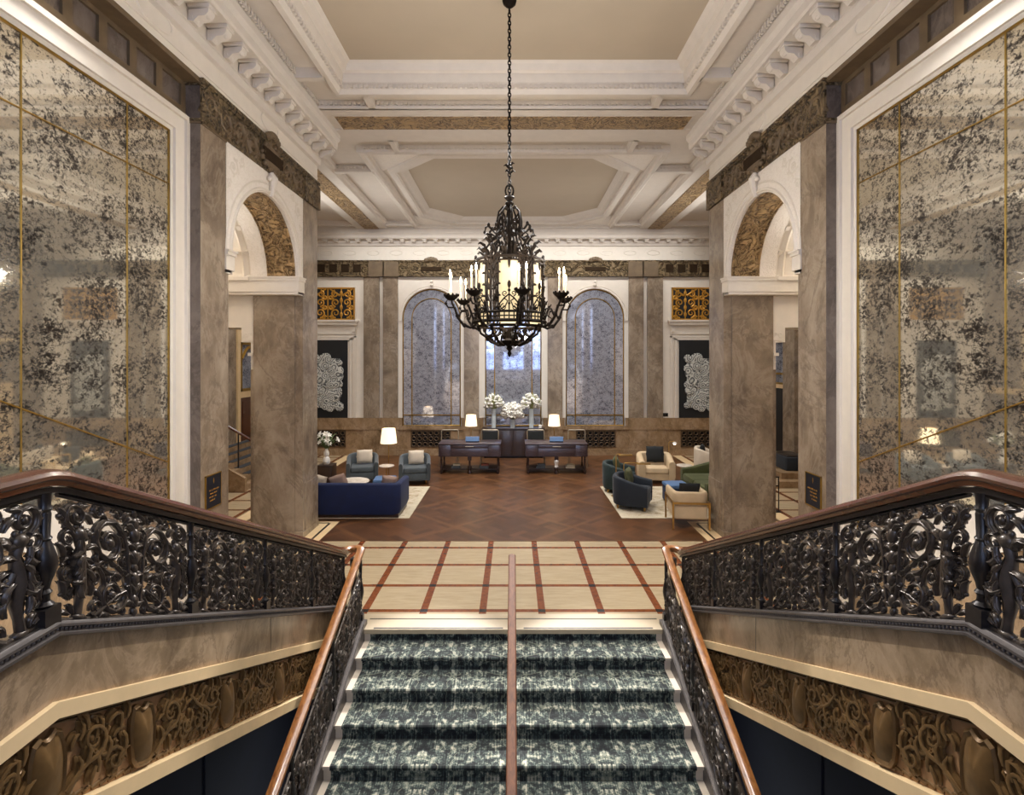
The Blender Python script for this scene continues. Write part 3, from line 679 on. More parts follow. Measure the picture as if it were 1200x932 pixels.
# portals with paintings and gilded grilles
def scroll_tube(m, c, r, a0, turns, sg, t, fn, n=26, rmin=.2):
    pts, rad = [], []
    for i in range(n+1):
        q = i/n; a = a0 + sg*2*pi*turns*q; rr = r*(1-(1-rmin)*q**.85)
        pts.append(fn(c[0]+rr*cos(a), c[1]+rr*sin(a), 0)); rad.append(t*(1-.45*q))
    m.tube(pts, rad, 5)
for sx in (-1, 1):
    sd = 'blue sofa' if sx < 0 else 'green sofa'; cx = sx*6.55
    f = MB().box(cx-1.29, cx+1.4, YB-.05, YB, zb, zf0)
    for e, w0, z1 in ((.09, 1.0, py(394)), (.12, .84, py(397)), (.1, .74, py(399))):
        for s2 in (-1, 1): f.box(cx+s2*w0, cx+s2*(w0-.08), YB-e, YB, zb, z1)
        f.box(cx-w0, cx+w0, YB-e, YB, z1-.05, z1+.02)
    f.box(cx-.98, cx+.98, YB-.1, YB, py(392), py(381)).box(cx-1.04, cx+1.04, YB-.2, YB, py(381), py(377.5)).box(cx-1.1, cx+1.1, YB-.24, YB, py(377.5), py(375.5))
    for s2 in (-1, 1): f.box(cx+s2*.86, cx+s2*.96, YB-.14, YB, py(389), py(383))
    f.box(cx-.99, cx+.99, YB-.08, YB, py(375.5), py(336)); 
    struct('trim_portal', f, M['white'], 'white pedimented door case around the navy painting on the %s side' % sd, 'door case')
    t = thing('wall_art', 'white rosette artwork on a black panel in the portal on the %s side' % sd, 'artwork', (cx, YB-.08, py(498)))
    MB().box(-.7, .7, -.03, 0, 0, py(399)-py(498)).build('backing_panel', M['panel_black'], t)
    m = MB().box(-.42, .42, -.05, -.03, .62, 2.36); rr = random.Random(5)
    for k in range(60):
        a = rr.uniform(-.44, .44); b = rr.uniform(.62, 2.38); r = rr.uniform(.09, .19); 
        if abs(a) > .3 or b < .8 or b > 2.2 or k % 2: m.lathe([(0,0),(r,.0),(r*.96,.02),(r*.5,.03),(0,.035)], 10).mapped(lambda x,y,q: (x,y,q))
        else: continue
        nv = 10*5; base = len(m.v) - nv
        d = -.05 - rr.uniform(0,.012)
        for i in range(base, len(m.v)): x_, y_, q_ = m.v[i]; m.v[i] = (a + x_, d - q_, b + y_)
    o = m.build('rosette_sheet', M['art'], t); fix_normals(o)
    zz0, zz1 = py(375.5), py(337.5)
    t = thing('wall_grille', 'gilded openwork grille over the door case on the %s side' % sd, 'grille', (cx, YB-.09, zz0)); H = zz1 - zz0
    MB().box(-.95, .95, 0, .01, 0, H).build('dark_ground', M['panel_black'], t)
    m = MB()
    for b0, b1, c0, c1 in ((-.95,.95,0,.05),(-.95,.95,H-.05,H),(-.95,-.9,0,H),(.9,.95,0,H),(-.02,.02,0,H)): m.box(b0, b1, -.03, 0, c0, c1)
    fn = lambda u, v, w: (u, -.01 + w, v)
    for s2 in (-1, 1):
        for s3 in (-1, 1):
            c0 = s2*.47
            for (u, v, r, a0, sg) in ((.2,.25,.17,-90,1),(.2,.62,.15,-90,1),(.22,.92,.13,90,-1),(.36,.45,.09,180,1),(.36,.8,.09,180,1),(.33,.1,.08,0,1)):
                scroll_tube(m, (c0+s3*u, v), r, radians(a0) if s3 > 0 else pi-radians(a0), 1.4, sg*s3, .034, fn)
        for v in (.2, .45, .7, .95): m.ball((s2*.47, -.01, v), .07, (.8,.4,1.3))
        m.tube([fn(s2*.47, .05, 0), fn(s2*.47, H-.05, 0)], .022, 5)
        for k in (-1, 1): m.tube([fn(s2*.47+k*.05, H*.75, 0), fn(s2*.47+k*.3, H*.9, 0), fn(s2*.47+k*.4, H-.06, 0)], [.04,.03,.02], 5)
    m.build('gilded_scrollwork', M['gold'], t)
# low iron grilles in the wainscot
def low_grille(x0, x1, label):
    t = thing('wall_grille', label, 'grille', (x0, YB-.125, py(523.5))); H = py(503.8) - py(523.5); W = x1 - x0
    MB().box(0, W, 0, .01, 0, H).build('dark_ground', M['black_metal'], t)
    m = MB(); fn = lambda u, v, w: (u, -.008, v)
    for b in ((0,W,0,.03),(0,W,H-.03,H),(0,.03,0,H),(W-.03,W,0,H)): m.box(b[0], b[1], -.02, 0, b[2], b[3])
    n = max(2, round(W/.2)); p = W/n
    for i in range(n):
        for j in range(3):
            c = (p*(i+.5), H*(j+.5)/3)
            m.tube([fn(c[0]+.07*cos(a*pi/5), c[1]+.07*sin(a*pi/5), 0) for a in range(11)], .014, 4, caps=False)
        if i: m.box(p*i-.008, p*i+.008, -.015, 0, 0, H)
    m.build('bronze_lattice', M['bronze_dark'], t)
low_grille(px(482.5), px(528.5), 'bronze grille in the wainscot under the arched mirror on the blue sofa side')
low_grille(-px(528.5), -px(482.5), 'bronze grille in the wainscot under the arched mirror on the green sofa side')
low_grille(-7.4, px(406.5), 'bronze grille in the wainscot under the artwork behind the vase of lilies')
low_grille(-px(406.5), 7.4, 'bronze grille in the wainscot under the artwork on the green sofa side')
# back cornice
f = MB().loft([[(x, YB - a, EYE + b) for a, b in ((0, 4.0), (.05, 4.02), (.07, 4.1), (.09, 4.11), (.09, 4.2), (.3, 4.22), (.32, 4.25), (.32, 4.34), (.36, 4.4), (.36, 4.52), (.33, 4.75), (0, 4.75))] for x in (-XW, XW)], caps=True)
bc = struct('trim_back_cornice', f, M['ceil_white'], 'white bracketed cornice across the back wall', 'cornice', 25); fix_normals(bc)
proto = None; xx = -7.8
while xx < 7.85:
    if proto is None: proto = MB().rbox(-.08, .08, -.2, 0, 0, .04, .01).rbox(-.06, .06, -.16, 0, -.05, 0, .01).build('modillion', M['ceil_white'], bc, 40, (xx, YB-.09, EYE+4.17))
    else: inst(proto, bc, (xx, YB-.09, EYE+4.17))
    xx += .39
f = MB()
for k in range(-9, 10): f.tube([(k*.83 + .22*cos(a*pi/8), YB, EYE+3.78+.08*sin(a*pi/8)) for a in range(17)], .012, 4, caps=False)
f.build('plaster_ornament', M['white'], wb)

# ------------------------------------------------------------------ aisles behind the arches
for sx in (-1, 1):
    X = lambda v: sx * v
    sd = 'blue sofa' if sx < 0 else 'green sofa'
    f = MB().box(X(XW), X(XW+.25), 5.5, YB, 0, 8.3)
    o = struct('wall_aisle', f, M['marble'], 'outer aisle wall of brown marble on the %s side' % sd, 'wall', None)
    f = MB().box(X(4.89), X(XW), N1-.3, N1, 0, 8.3); struct('wall_aisle_front', f, M['white'], 'white wall closing the front of the aisle on the %s side' % sd, 'wall', None)
    # transverse beam with stepped corbels behind the far pier
    f = MB().box(X(4.89), X(XW), F0, F1, 4.0, SP).box(X(4.8), X(5.17), F0+.001, F1, 3.72, 4.0).box(X(4.8), X(4.99), F0+.002, F1, 3.2, 3.72).box(X(4.94), X(5.03), F0-.042, F1, 3.46, 3.52)
    for a, b, c, d in ((IM, IM+.05, .02, 0), (IM+.05, SP-.07, .05, 0), (SP-.07, SP, .1, 0)): f.box(X(4.89), X(XW), F0-.2-c, F0+.02, a, b)
    f.box(X(4.9), X(5.14), F0-.012, F0+.01, 3.75, 3.98)
    t = struct('wall_aisle_beam', f, M['white'], 'white stepped beam across the aisle on the %s side' % sd, 'beam')
    m = MB(); fn = lambda u, v, w: (X(u), F0-.012, v)
    for c, r, s2 in (((4.96,3.86),.06,1), ((5.08,3.86),.06,-1), ((4.94,3.34),.04,1)): scroll_tube(m, c, r, 0, 1.3, s2, .012, fn)
    m.build('corbel_scroll', M['white'], t)
    # coffered vault
    yc, R = (N1+F0)/2 - .02, 1.2; n = 24
    f = MB().loft([[(X(xx), yc+R*cos(pi*i/n), SP+R*sin(pi*i/n)) for i in range(n+1)] for xx in (4.88, XW)], closed=False)
    v = struct('ceiling_vault', f, M['white'], 'white coffered vault behind the arch on the %s side' % sd, 'vault'); 
    m = MB()
    for i in range(0, n+1, 3):
        a = pi*i/n; m.tube([(X(4.9), yc+R*cos(a), SP+R*sin(a)), (X(XW), yc+R*cos(a), SP+R*sin(a))], .06, 4)
    for k in range(7): m.tube([(X(5.0+k*.5), yc+R*cos(pi*i/n), SP+R*sin(pi*i/n)) for i in range(n+1)], .065, 4)
    for k in range(6):
        for i in range(1, 24, 3):
            a = pi*(i+.5)/n; m.ball((X(5.25+k*.5), yc+R*cos(a), SP+R*sin(a)), .06, (1,1,1), 6, 4)
    m.build('coffer_rib', M['white'], v)
# outer wall fittings seen through the gap, stair side (blue sofa side)
X0 = -XW
f = MB().box(X0, X0+.05, 15.85, 16.02, 0, 3.93).box(X0, X0+.05, 16.02, 18.6, 2.22, 2.42).box(X0, X0+.06, 17.1, 17.3, 0, 3.93).box(X0, X0+.052, 15.84, 17.31, 3.92, 4.42)
struct('trim_door_case', f, M['cream'], 'cream case around door and gilt panel beyond the stair', 'door case')
f = MB().box(X0, X0+.04, 16.02, 17.1, .8, 2.24); d = struct('door_1', f, M['door_wood'], 'mahogany door at the head of the short side stair', 'door')
MB().box(X0+.04, X0+.05, 16.15, 16.95, 1.05, 2.1).build('door_panel', M['door_wood'], d)
t = thing('gilt_panel', 'gilt framed antiqued panel over the mahogany door', 'panel', (X0+.01, 16.56, 2.42))
MB().box(0, .02, -.52, .52, 0, 1.5).build('panel_glass', M['mirror_back'], t)
m = MB()
for a, b, c, d in ((-.54,.54,0,.08),(-.54,.54,1.42,1.5),(-.54,-.46,0,1.5),(.46,.54,0,1.5)): m.box(.0, .05, a, b, c, d)
m.tube([(.03, -.46+.92*i/12, 1.0+.35*sin(pi*i/12)) for i in range(13)], .05, 5)
m.build('gilt_frame', M['gold_dull'], t)
f = MB()
for k in range(6): f.box(X0, -6.9-k*.22, 13.6, 17.6, k*.15, (k+1)*.15)
struct('floor_side_stair', f, M['marble_low'], 'short marble side stair rising to the mahogany door', 'stairs', None)
for k in range(6): 
    o = MB().box(-6.905-k*.22-.2, -6.898-k*.22, 14.3, 17.2, (k+1)*.15, (k+1)*.15+.012).build('stair_tread_carpet', M['ink_velvet'], None); tag(o, 'dark carpet strip on the side stair, tread %s from the floor' % ('first','second','third','fourth','fifth','topmost')[k], 'carpet', 'carpet strips on the side stair')
t = thing('side_stair_handrail', 'wooden handrail sloping down beside the short side stair', 'handrail', (-6.6, 14.1, 0))
MB().tube([(.1, 0, .95), (-1.6, 0, 1.95)], .035, 8).build('rail', M['rail'], t)
for q in (0, .5, 1): MB().tube([(.05-1.55*q, 0, .05+.9*q), (.05-1.55*q, 0, .98+.9*q)], .018, 6).build('rail_post', M['iron_dark'], t)
f = MB().extrude([(-6.85, 13.5, 0), (-6.85, 13.5, .35), (-8.25, 13.5, 1.15), (-8.25, 13.5, 0)], (0, .1, 0)); struct('wall_stair_parapet', f, M['marble_low'], 'sloping marble parapet of the short side stair', 'parapet', None)
# green sofa side: doorway, marble pilaster, gilt panels, bench, small stand
X1 = XW
f = MB().box(X1-.03, X1, 16.1, 16.8, .2, 2.5); d = struct('door_2', f, M['panel_black'], 'dark doorway in the aisle wall beyond the green sofa', 'door', None)
f = MB().box(X1-.06, X1, 15.9, 17.6, 2.5, 2.62).box(X1-.06, X1, 16.8, 17.6, 0, 2.5).box(X1-.05, X1, 14.0, 14.75, 0, 2.55).box(X1-.06, X1, 14.0, 17.7, 3.98, 4.08)
f.box(X1-.06, X1, 14.0, 15.25, 2.5, 2.62)
struct('trim_aisle_case', f, M['cream'], 'cream mouldings on the aisle wall beyond the green sofa', 'moulding')
f = MB().box(X1-.2, X1, 15.25, 15.9, 0, 4.4); struct('wall_aisle_pilaster', f, M['marble'], 'brown marble pilaster on the aisle wall beyond the green sofa', 'pilaster')
for y0, y1, lab in ((15.95, 17.2, 'gilt framed antiqued panel over the dark doorway'), (14.3, 15.2, 'gilt framed antiqued panel on the aisle wall beside the pilaster')):
    t = thing('gilt_panel', lab, 'panel', (X1-.01, (y0+y1)/2, 2.62)); w = (y1-y0)/2
    MB().box(-.02, 0, -w, w, 0, 1.36).build('panel_glass', M['mirror_back'], t); m = MB()
    for a, b, c, d in ((-w,w,0,.06),(-w,w,1.3,1.36),(-w,-w+.08,0,1.36),(w-.08,w,0,1.36),(-w,w,.3,.36)): m.box(-.05, 0, a, b, c, d)
    m.build('gilt_frame', M['gold_dull'], t)
f = MB().box(6.9, X1, 13.9, 17.3, 0, .18).box(7.2, X1, 14.2, 17.0, .18, .34); struct('floor_aisle_plinth', f, M['marble_low'], 'low dark marble step against the aisle wall beyond the green sofa', 'step', None)
t = thing('planter', 'low dark stone planter on the aisle step', 'planter', (7.75, 14.9, .34))
MB().rbox(-.3, .3, -.45, .45, 0, .38, .05).build('tub', M['ink_velvet'], t); MB().rbox(-.26, .26, -.41, .41, .38, .41, .03).build('rim', M['black_stone'], t)
t = thing('sign_stand', 'black metal stand with a pale card beside the pier on the green sofa side', 'stand', (5.78, 11.8, 0))
m = MB().tube([(-.14,0,.0),(-.14,0,.78),(.14,0,.78),(.14,0,0)], .013, 4); m.build('frame', M['black_metal'], t)
MB().box(-.14, .14, -.012, .012, .56, .78).build('card_frame', M['black_metal'], t); MB().box(-.115, .115, -.016, .016, .59, .755).build('card', M['paper'], t)
MB().box(-.17, .17, -.1, .1, 0, .012).build('foot_plate', M['black_metal'], t)

# ------------------------------------------------------------------ entrance wall behind the stair (seen in the mirrors)
f = MB(); wins = [(-3.0, -1.4), (-.8, .8), (1.4, 3.0)]; edges = [-4.6, -3.0, -1.4, -.8, .8, 1.4, 3.0, 4.6]
for a, b in zip(edges[::2], edges[1::2]): f.box(a, b, -3.2, -3.0, -2.3, 8.5)
for a, b in wins: f.box(a, b, -3.2, -3.0, -2.3, 2.6).box(a, b, -3.2, -3.0, 7.2, 8.5)
struct('wall_front', f, M['white'], 'entrance wall behind the landing', 'wall', None)
for k, (a, b) in enumerate(wins):
    f = MB()
    for q in (0, 1/3, 2/3, 1): f.box(a+(b-a)*q-.03, a+(b-a)*q+.03, -3.1, -3.02, 2.6, 7.2)
    for q in range(6): f.box(a, b, -3.1, -3.02, 2.6+.92*q-.03, 2.6+.92*q+.03)
    w = struct('window_%d' % (k+1), f, M['iron_dark'], 'tall entrance window %s' % ('on the blue sofa side', 'in the middle', 'on the green sofa side')[k], 'window')
    MB().box(a, b, -3.12, -3.1, 2.6, 7.2).build('pane', M['daylight'], w, None)
# ------------------------------------------------------------------ cast iron scrollwork
def bez(p0, p1, p2, p3, n=10):
    r = []
    for i in range(n+1):
        t = i/n; a, b, c, d = (1-t)**3, 3*t*(1-t)**2, 3*t*t*(1-t), t**3
        r.append((a*p0[0]+b*p1[0]+c*p2[0]+d*p3[0], a*p0[1]+b*p1[1]+c*p2[1]+d*p3[1]))
    return r
class Scroll:
    """draws volutes, leaves and rosettes in a flat (u, v) panel"""
    def __init__(s, T, n=6, wk=1.0, ridge=False): s.m = MB(); s.T = T; s.n = n; s.wk = wk; s.ridge = ridge
    def line(s, pts, rad, w=0.0):
        m = MB().tube([(u, w, v) for u, v in pts], rad, s.n, ((0,1,0), s.wk)); s.m.add([s.T(*p) for p in m.v], m.f)
    def blob(s, u, v, r, k=(1,1,1), w=0.0, nu=8, nv=5):
        m = MB().ball((u, w, v), r, (k[0], k[1]*s.wk, k[2]), nu, nv); s.m.add([s.T(*p) for p in m.v], m.f)
    def leaf(s, u, v, ang, ln, curl, r, w=0.0):
        pts, rad = [], []
        for i in range(7):
            q = i/6; pts.append((u, v)); rad.append(r*(.35 + 1.1*sin(pi*min(q*.8+.1, 1)))*(1 if i < 6 else .45)); a = ang + curl*q*q*1.3
            u += cos(a)*ln/6; v += sin(a)*ln/6
        s.line(pts, rad, w)
        if s.ridge:
            for e in (-1, 1): s.line(pts[::2], [q*.4 for q in rad[::2]], w + e*r*.95)
    def volute(s, c, r, a0, turns, sg, t, leaves=4, rose=True, start=None, w=0.0, rng=random.Random(1)):
        pts, rad = [], []; N = int(16*turns) + 6
        for i in range(N+1):
            q = i/N; a = a0 + sg*2*pi*turns*q; rr = r*(1-.76*q**.9); pts.append((c[0]+rr*cos(a), c[1]+rr*sin(a))); rad.append(t*(1.05-.45*q))
        if start:
            d = (-sin(a0)*sg, cos(a0)*sg); k = r*1.1
            pre = bez(start, (start[0]*.6+pts[0][0]*.4, start[1]*.5+pts[0][1]*.5), (pts[0][0]-d[0]*k, pts[0][1]-d[1]*k), pts[0], 8)
            pts = pre[:-1] + pts; rad = [t*(.75+.3*i/8) for i in range(8)] + rad
        s.line(pts, rad, w)
        if s.ridge:
            for e in (-1, 1): s.line(pts[::2], [q*.42 for q in rad[::2]], w + e*t*.85)
        if rose:
            q = r*.25; s.blob(c[0], c[1], q, (1,1.1,1), w)
            for k in range(5): s.blob(c[0]+q*.95*cos(k*1.257), c[1]+q*.95*sin(k*1.257), q*.5, (1,1,1), w, 6, 4)
        for k in range(leaves):
            q = (k+.4)/max(leaves,1)*.55; a = a0 + sg*2*pi*turns*q; rr = r*(1-.76*q**.9)+t*.4
            s.leaf(c[0]+rr*cos(a), c[1]+rr*sin(a), a+sg*.55, r*.52, sg*1.9, t*.62, w)
def iron_panel(T, W=1.0, H=.6, seed=2, n=6):
    s = Scroll(T, n, 1.0, True)
    for sd in (0, 1):
        fx = (lambda u: u) if not sd else (lambda u: W-u); sg = 1 if not sd else -1
        A = lambda d: radians(d) if not sd else pi-radians(d)
        V = lambda c, r, a0, tu, g, t, lv=4, rose=True, st=None, w=0.0: s.volute((fx(c[0]), c[1]), r, A(a0), tu, g*sg, t, lv, rose, (fx(st[0]), st[1]) if st else None, w)
        def leaf(u, v, d, ln, cu, r, w=0.0): s.leaf(fx(u), v, A(d), ln, cu*sg, r, w)
        V((.315,.395), .118, 75, 1.5, 1, .021, 5, True, (.47,.06))
        V((.335,.125), .10, -10, 1.4, -1, .02, 4, True, (.2,.02))
        V((.10,.505), .072, 250, 1.3, -1, .018, 2)
        V((.24,.545), .04, 20, 1.2, 1, .014, 2); V((.38,.555), .036, 180, 1.2, -1, .013, 1)
        V((.215,.215), .055, 60, 1.3, 1, .014, 2, True, (.3,.05)); V((.425,.30), .055, 200, 1.3, 1, .014, 2)
        V((.44,.46), .045, 0, 1.3, 1, .013, 2); V((.445,.115), .042, 90, 1.2, -1, .013, 1); V((.235,.06), .042, 200, 1.2, -1, .013, 1)
        V((.055,.39), .05, 0, 1.2, 1, .014, 1, False); V((.05,.215), .05, 10, 1.2, 1, .013, 1, False)
        # beast standing at the panel end: body, head, mane and foreleg
        bd = [(.115,.03),(.125,.09),(.135,.16),(.12,.235),(.125,.30),(.14,.355),(.125,.405)]
        s.line([(fx(u), v) for u, v in bd], [.022,.02,.03,.038,.033,.024,.026])
        for u, v, r, k in ((.125,.42,.036,(1.1,1,1)),(.15,.405,.022,(1.4,1,.8)),(.108,.452,.014,(1,1,1.3)),(.14,.455,.014,(1,1,1.3)),(.12,.018,.026,(1.7,1,.7)),(.158,.012,.014,(1.2,1,.8))): s.blob(fx(u), v, r, k)
        s.line([(fx(.15), .29), (fx(.185), .24), (fx(.175), .19), (fx(.20), .165)], [.02,.018,.014,.012])
        for k in range(7):
            for w in (-.03, .03): leaf(.10+.012*(k % 3), .39-k*.036, 265 - 22*(k % 3), .075, (-1)**k*1.2, .0105, w)
        for k in range(4): leaf(.155, .40-k*.05, 60-k*30, .09, -1.5, .013, .01 if k % 2 else -.01)
        for k in range(5): leaf(.085, .34-k*.045, 150+k*18, .075, 1.5, .012)
        for k in range(3): leaf(.06+.02*k, .03, 150-k*50, .06, 1.2, .012)
        V((.06,.135), .038, 90, 1.2, 1, .011, 1); V((.265,.44), .03, 10, 1.2, -1, .010, 1, False); V((.40,.385), .03, 100, 1.2, 1, .010, 1, False); V((.38,.215), .034, 250, 1.2, -1, .010, 1); V((.285,.285), .03, 150, 1.2, 1, .010, 1, False)
        # acanthus up the middle stem
        for v, d, ln in ((.06,40,.10),(.14,55,.09),(.22,35,.09),(.30,60,.10),(.38,40,.08),(.46,65,.10),(.52,35,.07)): leaf(.5-.0, v, 180-d, ln, 1.7, .017)
        for u, v, d in ((.27,.30,200),(.2,.48,120),(.4,.22,150),(.28,.255,-30),(.41,.38,100),(.19,.12,70),(.4,.04,150),(.31,.02,160),(.175,.57,190),(.33,.58,180),(.03,.3,90),(.03,.46,80),(.03,.12,80),(.47,.58,200)): leaf(u, v, d, .085, 1.6, .0135)
    for i, r in enumerate((.022,.03,.024,.034,.026,.034,.026,.036,.03,.022)): s.blob(W/2, .03 + i*.061, r, (1,1,1.35))
    s.line([(W/2, 0), (W/2, H)], .014)
    s.line([(0, .008), (W, .008)], .012); s.line([(0, H-.008), (W, H-.008)], .012)
    return s.m
PW = .985
def Tmap(slope): return lambda u, w, v: (w, u*PW, v + slope*u*PW)
me_down = iron_panel(Tmap(-SL)).mesh('scroll_grille', M['iron'], 60)
me_flat = iron_panel(Tmap(0)).mesh('scroll_grille', M['iron'], 60)
SC = .43
me_up = iron_panel(Tmap(SC), n=5).mesh('scroll_grille', M['iron'], 60)
def place(me, name, parent, loc):
    o = bpy.data.objects.new(name, me); C.objects.link(o); o.parent = parent; o.location = loc; return o
RP = [(-.030,-.006),(-.045,-.022),(-.048,-.004),(-.060,.004),(-.062,.022),(-.048,.036),(-.024,.043),(0,.045),(.024,.043),(.048,.036),(.062,.022),(.060,.004),(.048,-.004),(.045,-.022),(.030,-.006+-.03),(-.030,-.036)]
RP = [(-.030,-.036),(-.044,-.034),(-.046,-.012),(-.058,-.004),(-.062,.012),(-.054,.030),(-.030,.040),(0,.043),(.030,.040),(.054,.030),(.062,.012),(.058,-.004),(.046,-.012),(.044,-.034),(.030,-.036)]
RP_ = [(u*.82, v) for u, v in RP]
BP = [(-.052,-.035),(-.058,-.03),(-.058,-.018),(-.046,-.012),(-.046,.006),(-.056,.01),(-.056,.022),(-.04,.03),(-.034,.035),(.034,.035),(.04,.03),(.056,.022),(.056,.01),(.046,.006),(.046,-.012),(.058,-.018),(.058,-.03),(.052,-.035)]
POST = [(.036,0),(.036,.075),(.028,.08),(.038,.09),(.022,.105),(.02,.13),(.03,.145),(.02,.16),(.026,.19),(.043,.235),(.05,.27),(.046,.31),(.03,.36),(.024,.38),(.03,.39),(.022,.40),(.026,.50),(.023,.51),(.032,.525),(.024,.54),(.026,.57),(.03,.62)]
def bead_row(m, x, ys, zf, r=.007):
    for y in ys: m.ball((x, y, zf(y)), r, (1,1,1), 5, 4)
for sx in (-1, 1):
    sd = 'blue sofa' if sx < 0 else 'green sofa'; X = sx*S
    hz = lambda y: railz(y) + .70
    t = thing('balustrade', 'black scrolled iron balustrade with wooden handrail along the side flight on the %s side' % sd, 'balustrade', (X, 0, 0))
    # handrail: level, bend, slope, then round to meet the central stair rail
    path = [(0, -1.2, hz(0)), (0, BEND-.09, hz(0))]
    for i in range(1, 8):
        y = BEND-.09+.18*i/8; q = max(0, (y-BEND+.09)); path.append((0, y, hz(0) - SL*q*q/(2*.18)))
    path.append((0, BEND+.09, hz(BEND+.09))); path.append((0, 6.68, hz(6.68)))
    m = MB().sweep(path, RP); fix_normals(m.build('handrail', M['rail'], t, 35))
    y1 = 6.62; bp = [(0, -1.2, railz(0)), (0, BEND, railz(0)), (0, y1, railz(y1))]
    fix_normals(MB().sweep(bp, BP).build('base_rail', M['iron_rail'], t, 35))
    m = MB(); ys = [-.3 + k*.024 for k in range(int((y1+.3)/.024))]
    bead_row(m, -sx*.05, ys, lambda y: railz(y)+.0, .0085); m.build('base_rail_beading', M['iron_rail'], t)
    MB().sweep([(0, a, b - .055) for _, a, b in path], [(-.03,-.012),(.03,-.012),(.03,.014),(-.03,.014)]).build('top_bar', M['iron_dark'], t)
    posts = [BEND-2.06, BEND-1.03, BEND-.02] + [BEND + .02 + k*1.045 for k in range(1, 5)]
    for k, y in enumerate(posts):
        big = (k == 2 or k < 2); sc = 1.0 if big else .82
        zb_ = railz(y) + .03
        m = MB().lathe([(r*sc, z_) for r, z_ in POST[2:]], 12).box(-.042*sc, .042*sc, -.042*sc, .042*sc, -.03, .08)
        m.build('baluster_post', M['iron_dark'], t, 40, (0, y, zb_))
    for k in range(2): place(me_flat, 'scroll_grille', t, (0, BEND-2.04+1.03*k, railz(0)+.03))
    for k in range(4):
        y = BEND + .045 + k*1.045; o = place(me_down, 'scroll_grille', t, (0, y, railz(y)+.03))
    # central stair balustrade on its string
    Xc = sx*1.935; sd2 = sd
    bz = lambda y: -(NOSE - y)*SC + .085 if y < NOSE else .085
    ch = lambda y: hz(6.68) if y > 6.72 else hz(6.68) - (6.72-y)*SC
    t = thing('balustrade', 'scrolled iron balustrade with worn wooden handrail down the central stair on the %s side' % sd, 'balustrade', (Xc, 0, 0))
    dx = X - Xc; path = [(dx, 6.60, hz(6.60)-.0), (dx, 6.68, hz(6.68))]
    for i in range(1, 10):
        a = pi*i/10; path.append((dx/2 + dx/2*cos(a), 6.70 + abs(dx)/2*1.1*sin(a), hz(6.68) + .0))
    path += [(0, 6.70, ch(6.70)), (0, 6.60, ch(6.60)), (0, 2.6, ch(2.6))]
    fix_normals(MB().sweep(path, RP_).build('handrail', M['rail_light'], t, 35))
    fix_normals(MB().sweep([(0, 6.72, bz(6.72)-.0), (0, NOSE, bz(NOSE)), (0, 2.6, bz(2.6))], [(u*.9, v*.9-.01) for u, v in BP]).build('base_rail', M['iron_rail'], t, 35))
    m = MB(); bead_row(m, -sx*.045, [2.8+k*.026 for k in range(148)], lambda y: bz(y)+.0, .008); m.build('base_rail_beading', M['iron_rail'], t)
    for y in (6.70, 5.66, 4.62, 3.58):
        z0 = bz(y); Hh = ch(y) - z0 - .06
        MB().lathe([(r*.85, z_*Hh/.6) for r, z_ in POST[2:-1]], 10).box(-.036, .036, -.036, .036, 0, .09).build('baluster_post', M['iron_dark'], t, 40, (0, y, z0))
    m = MB().lathe([(.045, 0), (.05, .1), (.04, .14), (.04, .7), (.05, .76), (.05, .84)], 12); m.build('newel', M['iron_dark'], t, 40, (dx/2, 6.75, .02))
    for k in range(3):
        y = 4.66 + .985 - k*1.04 if k else 5.69; y = 5.68 - k*1.04
        Hh = ch(y) - bz(y) - .1
        o = place(me_up, 'scroll_grille', t, (0, y, bz(y)+.03)); o.scale = (1, 1, Hh/.6) if False else (1, 1, 1)
        o.scale = (1, 1, 1)
# the middle handrail
t = thing('stair_handrail', 'slim wooden handrail running down the middle of the carpeted stair', 'handrail', (-.015, NOSE, 0))
c0 = lambda y: .885 - (6.74-y)*.444
path = [(0, 6.74-NOSE, c0(6.74)), (0, 2.6-NOSE, c0(2.6))]
CP = [(-.043,-.028),(-.046,-.01),(-.046,.012),(-.036,.026),(0,.034),(.036,.026),(.046,.012),(.046,-.01),(.043,-.028)]
fix_normals(MB().sweep(path, CP).build('rail', M['rail_matte'], t, 35))
for y in (6.64, 5.0, 3.4):
    zf = 0 if y > 6.5 else -RI*math.ceil((NOSE-y)/TR)
    MB().lathe([(.03,0),(.03,.012),(.02,.03),(.016,.05),(.016, c0(y)-zf-.02)], 12).build('post', M['brass'], t, 40, (.015, y-NOSE, zf+.006))

